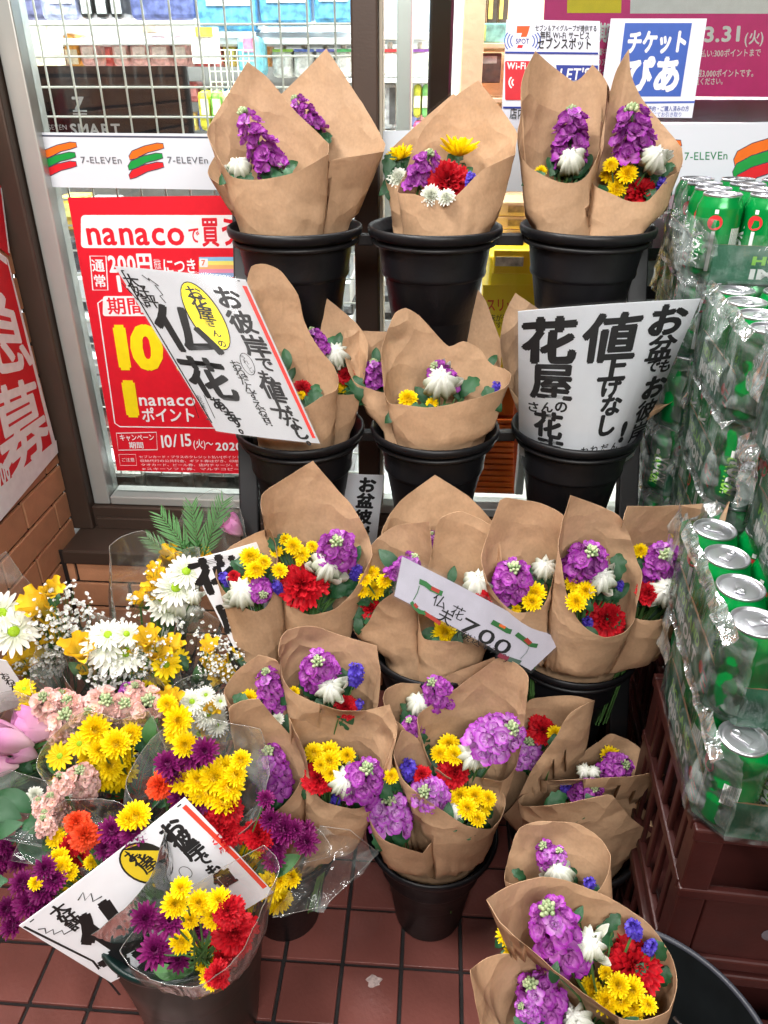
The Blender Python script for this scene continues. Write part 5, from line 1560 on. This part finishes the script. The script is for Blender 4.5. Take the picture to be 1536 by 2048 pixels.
# ================================================================ kraft paper bouquets
def kraft_mat():
    m = bpy.data.materials.new('kraft_paper'); m.use_nodes = True
    N, L = m.node_tree.nodes, m.node_tree.links
    b = N['Principled BSDF']; b.inputs['Roughness'].default_value = .62; b.inputs['Specular IOR Level'].default_value = .35
    tc = N.new('ShaderNodeTexCoord')
    n1 = N.new('ShaderNodeTexNoise'); n1.inputs['Scale'].default_value = 34; n1.inputs['Detail'].default_value = 6
    n2 = N.new('ShaderNodeTexNoise'); n2.inputs['Scale'].default_value = 240; n2.inputs['Detail'].default_value = 4
    mp = N.new('ShaderNodeMapping'); mp.inputs['Scale'].default_value = (1, 1, .8)
    L.new(tc.outputs['Object'], n1.inputs['Vector']); L.new(tc.outputs['Object'], mp.inputs[0]); L.new(mp.outputs[0], n2.inputs['Vector'])
    ad = N.new('ShaderNodeMath'); ad.operation = 'ADD'; L.new(n1.outputs[0], ad.inputs[0]); L.new(n2.outputs[0], ad.inputs[1])
    oi = N.new('ShaderNodeObjectInfo')
    a1 = N.new('ShaderNodeMapRange'); a1.inputs[1].default_value = .7; a1.inputs[2].default_value = 1.3; a1.inputs[3].default_value = .90; a1.inputs[4].default_value = 1.08; L.new(ad.outputs[0], a1.inputs[0])
    a2 = N.new('ShaderNodeMapRange'); a2.inputs[3].default_value = .93; a2.inputs[4].default_value = 1.07; L.new(oi.outputs['Random'], a2.inputs[0])
    mu = N.new('ShaderNodeMath'); mu.operation = 'MULTIPLY'; L.new(a1.outputs[0], mu.inputs[0]); L.new(a2.outputs[0], mu.inputs[1])
    vm = N.new('ShaderNodeVectorMath'); vm.operation = 'SCALE'; vm.inputs[0].default_value = srgb(197, 161, 127)[:3]
    L.new(mu.outputs[0], vm.inputs['Scale']); L.new(vm.outputs[0], b.inputs['Base Color'])
    n3 = N.new('ShaderNodeTexNoise'); n3.inputs['Scale'].default_value = 22; n3.inputs['Detail'].default_value = 4; L.new(tc.outputs['Object'], n3.inputs['Vector'])
    bp = N.new('ShaderNodeBump'); bp.inputs['Strength'].default_value = .35; bp.inputs['Distance'].default_value = .012
    L.new(n3.outputs[0], bp.inputs['Height']); L.new(bp.outputs[0], b.inputs['Normal'])
    # crumple facets: creases only where the paper has been handled
    vo = N.new('ShaderNodeTexVoronoi'); vo.inputs['Scale'].default_value = 17; vo.feature = 'F1'
    ds = N.new('ShaderNodeTexNoise'); ds.inputs['Scale'].default_value = 9; L.new(tc.outputs['Object'], ds.inputs['Vector'])
    va = N.new('ShaderNodeVectorMath'); va.operation = 'MULTIPLY_ADD'; va.inputs[1].default_value = (.09, .09, .09)
    L.new(ds.outputs['Color'], va.inputs[0]); L.new(tc.outputs['Object'], va.inputs[2]); L.new(va.outputs[0], vo.inputs['Vector'])
    mk = N.new('ShaderNodeMapRange'); mk.inputs[1].default_value = .42; mk.inputs[2].default_value = .62; mk.inputs[3].default_value = .12; mk.inputs[4].default_value = .55
    n4 = N.new('ShaderNodeTexNoise'); n4.inputs['Scale'].default_value = 7; L.new(tc.outputs['Object'], n4.inputs['Vector']); L.new(n4.outputs[0], mk.inputs[0])
    b2 = N.new('ShaderNodeBump'); b2.inputs['Distance'].default_value = .03; L.new(mk.outputs[0], b2.inputs['Strength'])
    L.new(vo.outputs['Distance'], b2.inputs['Height']); L.new(bp.outputs[0], b2.inputs['Normal']); L.new(b2.outputs[0], b.inputs['Normal'])
    tr = N.new('ShaderNodeBsdfTranslucent'); L.new(vm.outputs[0], tr.inputs[0])
    ms = N.new('ShaderNodeMixShader'); ms.inputs[0].default_value = .2
    L.new(b.outputs[0], ms.inputs[1]); L.new(tr.outputs[0], ms.inputs[2]); L.new(ms.outputs[0], N['Material Output'].inputs[0])
    return m
KRAFT = kraft_mat()
GK = 'flower bouquets wrapped in brown kraft paper'
KB = [
 # --- top row of buckets
 ('paper bouquet of one tall purple stock, front one in the top left bucket', 1.30, (590, 600), .042,
  '413,270 440,215 494,123c 535,155 595,226 659,287c 656,309 593,344 543,356 504,360 460,351',
  'S484,222,548,345,66 W481,340,36 W560,330,10'),
 ('paper bouquet with a high pointed back, rear one in the top left bucket', 1.36, (612, 610), .03,
  '414,346 470,250 560,190 653,97c 735,220 771,288 768,303c 712,312 660,322 560,390 470,380',
  'S588,196,632,262,50'),
 ('paper bouquet half hidden at the left back of the top middle bucket', 1.355, (850, 600), .03,
  '771,320 782,297 834,249 907,187c 960,240 980,330 920,390 805,372 772,365',
  'Y803,318,56 v797,357,44 O789,349,24,-40'),
 ('paper bouquet with yellow spider mum and red carnation, front of the top middle bucket', 1.30, (893, 600), .048,
  '794,384 809,349 823,307 844,260 900,200 957,161c 1000,213 1033,262 1036,275 1031,309c 969,338 927,378 902,398 865,400 827,388',
  'S860,305,838,375,62 Y916,312,84 C895,364,84 v862,392,42 v893,396,36 B940,360,30'),
 ('paper bouquet with a white mum bud before purple stock, left in the top right bucket', 1.32, (1122, 600), .042,
  '1034,273 1042,226 1044,158 1068,102c 1148,163 1185,129c 1219,176 1214,249 1200,301 1177,348 1156,364 1130,366 1099,357 1060,335 1042,314',
  'S1144,218,1140,318,72 W1141,325,42 O1104,332,46,-25 O1172,327,52,25 O1138,355,40,80 y1082,343,24'),
 ('paper bouquet with a rolled left edge and red carnation, right in the top right bucket', 1.31, (1205, 600), .045,
  '1184,366 1187,350 1206,288 1214,210 1234,137 1258,98c 1262,150 1286,200 1365,296c 1368,318 1359,343 1336,356 1312,387 1294,403 1260,403 1229,390 1193,374',
  'S1264,215,1268,325,84 w1306,320,46 y1219,351,38 y1255,349,40 y1234,378,40 y1222,331,32 C1285,386,66 B1322,370,30 O1307,357,50,70 L1337,338,36,30 O1239,322,40,10'),
 # --- second row
 ('paper bouquet right behind the tilted white sign, front of the second row left bucket', 1.165, (600, 1010), .045,
  '478,690 488,590 502,533 530,528 562,542 597,590 607,639 633,688 668,733 677,757 672,780 642,795 610,815 550,830 500,770',
  'C605,778,42 y602,791,20 O573,716,44,-10 O584,748,32,20'),
 ('paper bouquet with a sharp pointed back, rear one in the second row left bucket', 1.225, (632, 1000), .035,
  '500,690 540,590 580,527c 642,585 712,645 737,690 725,782 698,790 676,789 600,790 530,760',
  'W673,712,42 O662,687,44,35 O677,682,40,10 C692,750,34 y686,777,28 O703,776,32,40 S622,658,645,705,40'),
 ('paper bouquet with green stock buds, left in the second row middle bucket', 1.225, (838, 1000), .03,
  '685,690 690,660c 774,663c 812,690 822,760 800,785 764,785 737,777 710,765 695,738',
  'S747,722,755,778,46 O752,712,38,0'),
 ('wide mouthed paper bouquet with an open white mum, front of the second row middle bucket', 1.17, (882, 1010), .045,
  '762,703 779,649 789,626 811,616 838,631 868,663 898,693 927,682 960,698 974,718 986,730 1011,738 1023,750 1011,775 952,797 890,811 851,815 799,809 776,806 766,780',
  'S868,730,896,772,54 w880,768,58 O842,790,46,-30 L940,773,54,40 y816,798,40 y864,807,24 B992,778,30'),
 ('paper bouquet with a tall almond shaped back, rear of the second row middle bucket', 1.265, (900, 1010), .028,
  '865,660 885,602 936,551c 972,602 992,655 1005,690 998,740 960,765 900,760',
  'O985,722,34,30'),
 ('paper bouquet peeking out at the left edge of the big white sign', 1.265, (1120, 1010), .035,
  '1000,680 1010,622 1030,586c 1100,632 1160,660 1190,720 1150,800 1070,820 1015,770', 'S1090,660,1100,720,50'),
 ('paper bouquet with only its pale corner showing right of the big white sign', 1.245, (1180, 1020), .035,
  '1130,730 1240,660 1330,650 1421,632c 1400,690 1350,800 1250,830 1160,800', 'S1250,700,1250,760,50'),
 # --- third row
 ('large paper bouquet with open white mum under a purple stock, third row left bucket', .995, (628, 1390), .032,
  '521,1010 523,990 540,975 626,921c 678,982 706,1012 734,1064 745,1111 732,1141 706,1186 668,1219 617,1230 584,1209 556,1181 544,1158 538,1111 528,1052',
  'S673,1082,673,1112,78 w655,1133,62 C603,1170,90 y570,1079,27 y586,1093,38 y554,1103,28 y603,1110,36 y559,1142,33 y624,1094,26 y598,1128,12 B556,1176,34 B712,1146,40 L699,1172,84,60 L646,1203,70,-20 L625,1186,60,25 O712,1110,44,20 O622,1104,22,-30'),
 ('paper bouquet leaning left towards the clear wrapped flowers, third row left bucket', .985, (545, 1400), .03,
  '431,1151 440,1118 462,1092 511,1066c 540,1060 556,1110 546,1188 532,1214 514,1223 497,1219 467,1202 445,1180',
  'y502,1116,46 y512,1140,42 y502,1160,36 y528,1125,30 S527,1190,514,1176,50 w487,1188,56 B452,1160,34 C467,1152,24 O476,1145,28,-10 L456,1178,40,-30'),
 ('paper bouquet rising behind the others in the third row middle bucket', 1.05, (872, 1420), .03,
  '762,1065 800,1002 870,950c 937,992 989,1047 1004,1085 960,1160 870,1170 790,1130', 'S864,1066,868,1090,26'),
 ('paper bouquet with a long oval leaf over yellow mums, third row middle bucket', .98, (848, 1420), .032,
  '704,1230 708,1185 724,1138 742,1089 790,1052 859,1043c 864,1090 858,1150 789,1185 755,1210 735,1246 712,1268 703,1262c',
  'y745,1147,34 y752,1180,42 y725,1183,28 y769,1163,34 O778,1122,66,-35 S831,1113,792,1158,52 C742,1216,44 y730,1160,28'),
 ('paper bouquet directly behind the small price card in the third row middle bucket', .955, (885, 1420), .034,
  '835,1235 846,1190 860,1120 872,1055 880,1036 922,1022 984,1052 1004,1100 1000,1200 950,1289 911,1283 883,1283 846,1277',
  'W958,1172,50 O938,1190,40,40 C972,1203,54 O860,1267,48,60 y890,1267,56 O905,1150,40,10'),
 ('paper bouquet with purple stock beside a white bud, left in the third row right bucket', .935, (1075, 1420), .03,
  '961,1115 979,1058 1000,1000 1014,995c 1081,1006 1130,1035 1128,1083 1118,1118 1103,1171 1088,1210 1056,1224 1028,1224 1003,1206 977,1168',
  'S1028,1134,1024,1176,78 W1088,1139,42 y1070,1188,46 y1064,1204,40 y1032,1219,22 O1070,1158,30,50 O1032,1196,28,-20'),
 ('paper bouquet with double layered mouth and red carnation, centre of the third row right bucket', .90, (1148, 1420), .038,
  '1117,1100 1119,1070 1126,1030 1139,990c 1193,1009 1238,1032 1263,1080 1276,1125 1286,1153 1277,1206 1270,1240 1246,1266 1211,1275 1179,1262 1151,1234 1132,1185',
  'S1184,1102,1162,1142,84 w1201,1160,54 L1235,1134,60,5 L1222,1185,64,65 L1174,1196,36,-40 y1147,1168,36 y1172,1181,38 y1152,1203,42 C1211,1238,76 B1240,1171,26 B1176,1249,34'),
 ('paper bouquet spreading its square corner to the beer cans, third row right bucket', .912, (1215, 1420), .034,
  '1245,1050 1254,1012c 1348,1011 1460,1003c 1440,1080 1411,1157 1362,1220 1327,1238 1291,1241 1262,1230 1250,1150',
  'S1333,1109,1322,1138,80 w1330,1184,60 C1296,1186,44 y1281,1102,32 O1306,1160,30,50 L1311,1230,44,40'),
 # --- front row, buckets on the floor
 ('paper bouquet with a dark blue statice spike, back of the front left bucket', .855, (640, 1600), .034,
  '556,1300 560,1278 575,1260 623,1251 677,1268 754,1292c 762,1341 756,1413 727,1422 677,1420 628,1405 598,1391 578,1378 562,1350',
  'S635,1322,642,1355,76 w660,1380,50 L617,1376,58,-30 L692,1377,52,40 y588,1384,24 B712,1352,54 B714,1413,34 C690,1414,44'),
 ('paper bouquet with drooping buds on a purple stock, far left of the front left bucket', .85, (580, 1600), .03,
  '447,1388 457,1362 480,1335 517,1309c 556,1322 566,1380 566,1442 540,1450 490,1408 462,1413',
  'S531,1342,548,1412,54 y499,1396,34 v556,1438,24'),
 ('paper bouquet with a crumpled pale front lip, right of the front left bucket', .80, (660, 1760), .036,
  '578,1435c 608,1442 653,1432 714,1424 779,1409c 796,1453 789,1497 781,1539 754,1592 717,1618 677,1613 648,1604 628,1586 618,1552 606,1500',
  'y658,1506,48 y628,1506,42 y660,1522,44 y695,1511,34 y661,1547,34 C636,1557,56 W686,1567,46 S734,1537,720,1578,80 B670,1602,34 L650,1584,46,-20 O707,1523,32,30 y640,1530,30'),
 ('paper bouquet seen through clear film, front left corner of the front left bucket', .79, (560, 1760), .03,
  '457,1418 480,1402 517,1396c 569,1458 603,1497 612,1537 603,1560 578,1601 549,1623 522,1616 492,1588 468,1500',
  'S536,1500,550,1575,72'),
 ('paper bouquet in dark shade with a white mum tip, back of the front middle bucket', .86, (842, 1700), .032,
  '765,1397 772,1378 800,1366 850,1366 989,1314c 1000,1345 908,1395 860,1430 830,1483 804,1452 775,1425',
  'S864,1364,882,1400,60 W836,1410,40 S818,1440,830,1465,40 O817,1442,44,-50'),
 ('paper bouquet with lilac stock leaning right, largest of the front middle bucket', .83, (898, 1760), .036,
  '834,1440 846,1421 908,1379 960,1340 1000,1314 1036,1328 1056,1353 1055,1397 1044,1488 1033,1532 1007,1562 960,1556 921,1562 893,1553 864,1530 850,1500',
  'y898,1489,44 y880,1508,38 y908,1510,40 w946,1512,54 U1025,1456,974,1486,86 C908,1543,60 O960,1547,34,40 L880,1525,40,-60'),
 ('paper bouquet with a broad yellow mum cluster, right side of the front middle bucket', .785, (885, 1790), .036,
  '787,1510 793,1486 806,1460 835,1478 861,1525 898,1560 934,1551 986,1563 1008,1590 1011,1608 1002,1637 981,1658 934,1652 882,1620 846,1594 817,1572 800,1550',
  'B820,1543,54 C843,1549,34 U848,1583,864,1594,72 w906,1625,46 y921,1592,44 y950,1592,42 y962,1613,46 y934,1617,42 y955,1638,34 y976,1598,34 L943,1644,38,60 O880,1560,34,30'),
 ('paper bouquet folded down in front of its purple stock, left of the front middle bucket', .765, (838, 1800), .03,
  '734,1630 752,1566 778,1514c 804,1574 825,1624 864,1684c 846,1707c 804,1696 770,1683 750,1662',
  'U777,1598,783,1642,80 y783,1553,34'),
 ('paper bouquet with a diagonal open edge, back of the front right bucket', .86, (1085, 1740), .034,
  '1003,1630 1030,1500 1054,1403 1097,1393 1149,1391 1190,1401c 1141,1427 1105,1484 1066,1536 1032,1603',
  'U1058,1482,1052,1520,60 C1084,1460,56 y1110,1467,32 O1090,1484,38,30'),
 ('paper bouquet leaning towards the red crates, right of the front right bucket', .835, (1130, 1740), .034,
  '1080,1560 1120,1528 1157,1508 1196,1484 1220,1467 1256,1479 1298,1510 1331,1549c 1308,1545 1266,1552 1205,1556 1140,1560',
  'y1221,1513,42 S1252,1528,1222,1540,54 W1170,1543,26 W1188,1545,22'),
 ('paper bouquet with rolled left edge and drooping right flap, front right bucket', .80, (1140, 1760), .036,
  '1035,1601 1050,1588 1084,1580 1118,1566 1160,1572 1214,1583 1250,1588 1282,1610 1303,1640 1307,1670c 1262,1635 1225,1592 1199,1593 1136,1606 1071,1613 1042,1612',
  'B1132,1583,40 S1190,1575,1166,1592,54 O1168,1578,24,10'),
 # --- large bucket at the lower right
 ('paper bouquet with a loose stalk of stock buds, back of the large black bucket', .60, (1125, 2050), .045,
  '1008,1760 1017,1712 1036,1659 1076,1643 1154,1646 1201,1677 1221,1712 1217,1745 1195,1782 1139,1792 1076,1778 1029,1770',
  'S1086,1690,1110,1742,52 U1118,1700,1114,1745,40 w1120,1748,48 L1038,1750,34,-50 B1180,1770,36'),
 ('paper bouquet with yellow mums squeezed at the left back of the large black bucket', .58, (1165, 2200), .035,
  '996,1860 1004,1812 1050,1795 1100,1850 1112,1900 1070,1930 1010,1916', 'y1017,1871,46 y1031,1899,46 y1050,1885,40'),
 ('largest paper bouquet with red carnation, violet statice and yellow mums, large black bucket', .475, (1205, 2210), .04,
  '973,1799c 1007,1774 1076,1754 1139,1762 1226,1799 1295,1843 1342,1909 1356,1952 1354,1984 1339,2021 1295,2040 1248,2039 1201,2012 1154,1978 1107,1940 1054,1896 1000,1845',
  'S1095,1815,1128,1915,100 W1176,1890,56 C1267,1928,106 B1268,1860,56 B1300,1895,44 y1264,1978,50 y1237,1971,46 y1182,1975,42 y1214,2003,52 y1264,2017,48 y1211,1946,30 y1296,2010,34 y1240,2000,44 L1208,1873,70,10 L1226,1846,50,30 O1164,1957,46,-60 L1330,1953,44,10 O1157,1830,44,20 L1170,1935,50,80'),
 ('paper bouquet cut by the lower edge, nearest in the large black bucket', .44, (1150, 2330), .035,
  '940,1940c 967,1918 1004,1906 1061,1912 1107,1940 1170,1990 1232,2045 1200,2085 1080,2115 980,2085 951,2015',
  'S1060,1968,1100,2026,92 U1042,2012,1060,2030,40 w1154,2044,56 L1060,2040,50,-40'),
]
for i, (lab, Y0, base, r0, rim, fl) in sorted(enumerate(KB), key=lambda q: q[1][1]):
    bouquet(lab, GK, Y0, base, r0, rim, fl, KRAFT, seed=i, fs_=1.07, filler=14 if i not in (29, 30, 31) else 3, crumple=.0027, k=.8 if i < 6 else .42 if i < 13 else .72 if i < 21 else .52 if i < 32 else .62)
# ================================================================ bouquets in clear film, lower left
CLEAR = streak_film('clear_film', .03, .26, 12, 1.3, (.975, .98, .97, 1))
CLEAR2 = streak_film('clear_film_hazy', .08, .40, 10, 1.3, (.97, .975, .965, 1))
GC = 'flower bouquets wrapped in clear film'
CLEAR3 = streak_film('clear_film_tight', .01, .10, 12, .55, (.985, .985, .98, 1))
CB = [
 ('clear wrapped bouquet of yellow freesias, white daisy and baby breath at the left edge', 1.0, (255, 1640), .03, CLEAR,
  '-60,1240 -35,1140 12,1103c 72,1182 132,1240 178,1300 196,1350 120,1430 40,1410 -40,1340',
  'F72,1208,62,-20 F84,1228,46,60 F62,1296,60,-35 F36,1306,50,-60 D28,1264,78 G118,1252,100 G110,1286,84 F105,1180,40,40 l76,1335,50,40 G70,1330,60'),
 ('clear wrapped bouquet with the big white daisy with a lime centre above pink stocks', .96, (262, 1640), .03, CLEAR,
  '120,1330 140,1260 190,1225c 260,1250 300,1290c 322,1340 300,1400 230,1420 160,1400',
  'D227,1302,82 D216,1270,56 F161,1298,60,5 F178,1290,40,35 G236,1338,100 G270,1312,70 G205,1330,80 F296,1275,44,10 F306,1300,54,20 l155,1340,50,-40'),
 ('tall clear wrapped bouquet with a white daisy and long buds before the brick ledge', 1.05, (300, 1640), .03, CLEAR,
  '217,1092c 240,1074 284,1061 322,1088 346,1108c 398,1095 404,1200 392,1300 330,1370 255,1320 226,1210',
  'D352,1176,66 W357,1212,32 W330,1208,24 W386,1195,26 W386,1228,26 F308,1172,36,-20 F310,1186,40,30 g280,1200,90 g370,1240,80 g325,1160,60 W330,1265,16 l340,1260,40,0 l330,1300,50,30'),
 ('clear wrapped bouquet with palm leaves and a green lily bud beside the stand leg', 1.13, (350, 1640), .03, CLEAR,
  '330,1110 372,1010c 432,978 482,1018 492,1100 440,1150 370,1150',
  'A362,1085,120,-34 A425,1065,120,20 A392,1070,110,-6 A340,1110,100,-50 t382,1106,40,5 T468,1056,44,-30 F368,1130,40,10'),
 ('clear wrapped bouquet with a nodding yellow freesia bud next to the third row bucket', .98, (330, 1640), .03, CLEAR,
  '348,1300 352,1240c 396,1214c 442,1240 486,1262c 492,1320 470,1400 420,1420 372,1380',
  'F420,1293,36,0 G456,1325,64 F445,1352,46,-30 F455,1350,40,40 G430,1385,70 l395,1350,40,0 d309,1350,46 d333,1330,46 d320,1362,34'),
 ('clear wrapped bouquet of small white daisies and yellow buds beside the brown paper', .90, (320, 1680), .03, CLEAR,
  '330,1410 340,1372c 380,1350 440,1345c 472,1400 462,1480 420,1520 360,1500',
  'q384,1404,46 q416,1428,50 q402,1412,40 q398,1468,42 q412,1390,30 F355,1435,56,-10 F422,1458,44,0 F430,1475,40,40 l384,1440,34,20 F400,1430,24,0 y370,1480,44 y352,1490,40'),
 ('clear wrapped bouquet of pale pink stocks in the middle of the left flowers', .90, (255, 1680), .03, CLEAR,
  '60,1370 72,1292c 150,1312 215,1350c 300,1338c 348,1400 322,1480 220,1520 110,1480',
  'K86,1392,98,1425,60 K212,1400,205,1430,80 K296,1400,300,1432,80 K130,1428,140,1460,80 K180,1420,186,1450,70 K250,1405,246,1440,70 K270,1370,266,1395,46 S252,1370,252,1390,26 d124,1400,32 d62,1402,36 l60,1420,50,50 l150,1470,60,-30 K160,1450,165,1480,60'),
 ('clear wrapped pink lilies with dark leaves at the far left', .82, (230, 1750), .03, CLEAR2,
  '-70,1490 -40,1400 30,1380c 110,1410 152,1470 142,1570 60,1630 -40,1590',
  'T78,1450,88,-60 T22,1482,76,-50 T48,1505,50,-40 O40,1520,80,-50 O20,1560,90,-70 l70,1480,60,40 O90,1580,70,-40 l30,1600,64,60 A50,1530,150,30 A20,1580,140,-60 O55,1540,80,-30 O10,1530,80,20 T5,1530,50,-60'),
 ('hazy clear wrapped bouquet of pompon yellow mums and pink stock left of the sign', .78, (330, 2060), .035, CLEAR2,
  '70,1530 105,1470c 170,1420 240,1436 300,1420c 332,1500 322,1600 250,1660 150,1640',
  'y190,1460,56 y232,1488,54 y222,1530,56 y246,1540,56 y232,1560,48 K160,1540,165,1575,64 K146,1590,150,1610,46 c262,1582,58 d120,1512,46 d122,1568,40 y200,1500,44 l180,1620,70,20 l300,1460,60,10 A308,1490,90,0 l110,1530,60,-30 y355,1440,50 y370,1490,44'),
 ('clear wrapped bouquet of bright yellow and magenta mums above the sign', .735, (370, 2060), .035, CLEAR2,
  '250,1570 300,1480 360,1430c 440,1440 522,1458c 542,1540 512,1640 440,1690 330,1680',
  'P382,1508,60 P336,1528,50 P410,1503,50 P350,1545,46 y367,1560,52 y430,1556,56 y458,1574,54 y416,1584,50 y448,1602,50 y395,1560,44 y398,1590,40 P362,1596,48 P404,1600,46 c320,1570,46 C436,1640,72 C452,1665,56 y470,1550,40 y482,1520,36'),
 ('clear wrapped bouquet of magenta mums and orange carnation at the lower left edge', .66, (330, 2080), .035, CLEAR,
  '-12,1810 40,1680 130,1600c 232,1600 332,1660c 302,1760 200,1860 90,1910 10,1895',
  'y272,1632,54 P224,1662,52 P268,1664,52 P212,1698,44 P238,1696,44 P250,1716,40 C139,1692,40 c170,1670,50 y119,1717,38 y124,1734,38 P90,1737,40 P44,1766,44 P86,1778,50 P58,1806,54 P84,1810,42 P26,1852,44 y72,1766,26 y148,1780,40 y140,1745,30 y255,1640,40 P110,1760,40 l150,1800,60,-40'),
 ('hazy clear wrapped bunch of green leaves and small white blooms at the far left edge', .75, (300, 1900), .035, CLEAR2,
  '-80,1640 -50,1570 20,1540c 90,1560 150,1600 170,1660c 140,1720 60,1770 -40,1740',
  'O30,1600,80,-50 l80,1630,64,30 O10,1660,70,60 O60,1690,90,-30 l110,1680,60,50 O-10,1620,100,-70 l130,1630,70,10 v70,1590,30 v130,1600,28 y150,1690,40 P40,1720,44 K100,1590,110,1620,44'),
 ('clear wrapped bouquet with its film spreading over the floor tiles to the right', .70, (400, 2060), .035, CLEAR,
  '450,1700 500,1620 560,1632 640,1660 660,1690c 655,1760 620,1825 530,1848 470,1790',
  'C516,1668,54 P568,1660,54 P550,1690,48 P612,1684,46 P540,1640,40 P547,1720,40 P590,1660,36 y496,1724,56 y460,1761,56 y540,1772,50 y471,1790,44 y510,1700,30 y556,1760,36 l570,1730,70,50'),
]
CMAT = {}
for i, (lab, Y0, base, r0, m, rim, fl) in enumerate(CB):
    rt = bouquet(lab, GC, Y0, base, r0, rim, fl, m, name='clear_bouquet', wrap='clear_film', thick=0, seed=50 + i, crumple=.005, bulge=.012, NL=16, fs_=1.22, filler=9, solid=False, k=.5, more=12, pleat=.006)
    if 'spreading' in lab:
        fb = MB(); crumple_sheet(fb, P(545, 1835, .66), P(650, 1812, .665), P(757, 1706, .72), P(640, 1652, .72), 26, 20, .010, 5); fb.tube([P(545, 1835, .66), P(650, 1812, .665), P(757, 1706, .72), P(700, 1660, .72), P(640, 1652, .72)], .0004, 4, mi=1, cap=False)
        fb.build('film_flap', [CLEAR, FILM_EDGE_GLINT], rt, smooth=True)
# the sign stands inside the nearest bag
s, r, p = sign('hand_lettered_sign', 'slanted white sign with a yellow oval sunk among the clear wrapped mums', 'sign', [(38, 1852), (370, 1595), (548, 1785), (222, 1965)], [.59, .70, .665, .59], PAPERW, bulge=.004, thick=.0015)
p.stroke([(48, 1853), (186, 1922), (240, 1990)], 5, K); p.stroke([(60, 1844), (362, 1608)], 3, K)
p.stroke([(368, 1612), (470, 1712), (530, 1775)], 10, (232, 70, 48))
p.column('お彼岸でも値', 344, 1660, 448, 1758, 44, K, .045, .03, rot=0, sizes=[1.15, 1.0, 1.0, .75, .75, 1.0])
p.ellipse(292, 1726, 56, 40, 20, (28, 26, 18)); p.ellipse(292, 1726, 52, 36, 20, (226, 196, 40)); p.column('お花屋さん', 266, 1708, 326, 1750, 34, K, .02, sizes=[1.1, 1.1, 1.1, .6, .6])
p.ellipse(371, 1744, 14, 10, 30, K, 1.2); p.column('おねだん', 352, 1766, 372, 1796, 22, K, .01)
p.one('仏', 235, 1850, 150, K, .05, wob=.02); p.one('花', 280, 1920, 130, K, .05, wob=.02); p.column('大好評', 118, 1820, 152, 1846, 36, K, .035)
p.stroke([(156, 1800), (166, 1784), (170, 1800), (182, 1786), (186, 1802), (204, 1792)], 3, K); p.stroke([(76, 1858), (90, 1856), (92, 1866), (106, 1858), (108, 1868), (124, 1860), (128, 1868), (146, 1858)], 3, K)
p.done(r)
bouquet('clear wrapped bouquet of dark magenta mums and red carnations before of the slanted sign', GC, .545, (385, 2120), .035,
  '236,1900c 280,1850 350,1795 440,1738 530,1690c 562,1732 532,1800 482,1906 402,1974 320,1966 262,1938',
  'P291,1836,56 P340,1842,58 P312,1902,66 P396,1858,56 P358,1918,48 y350,1808,50 y398,1806,48 y438,1800,46 y428,1832,52 y362,1884,46 y380,1840,36 y420,1952,40 y400,1900,40 y412,1925,40 C457,1822,58 C468,1862,80 C443,1916,56 C470,1895,50 l370,1940,60,60 l330,1945,60,-60 l390,1880,50,20',
  CLEAR3, name='clear_bouquet', wrap='clear_film', thick=0, seed=80, crumple=.005, bulge=.014, NL=16, fs_=1.15, filler=6, solid=False, k=.22, more=6, pleat=.006)
# three more cards half hidden among the flowers
s, r, p = sign('hand_lettered_sign', 'half hidden white card with huge black strokes between clear and brown bouquets', 'sign', [(378, 1120), (520, 1082), (560, 1262), (468, 1296)], [.99, 1.02, 1.0, .97], PAPERW, bulge=.004)
p.one('花', 432, 1150, 84, K, .05, rot=-.05); p.one('屋', 470, 1232, 74, K, .045); p.done(r)
s, r, p = sign('hand_lettered_sign', 'narrow white card with vertical brush letters behind the third row bouquets', 'sign', [(690, 946), (769, 950), (752, 1090), (676, 1088)], 1.30, PAPERW, bulge=.003, margin=LAM)
p.column('お盆彼岸', 734, 970, 722, 1066, 36, K, .05); p.done(r)
s, r, p = sign('hand_lettered_sign', 'small white card with brush letters at the left edge among clear film', 'sign', [(-70, 1300), (12, 1322), (66, 1402), (-40, 1440)], .93, PAPERW)
p.column('おねだん', 10, 1352, 40, 1386, 22, K, .02); p.done(r)
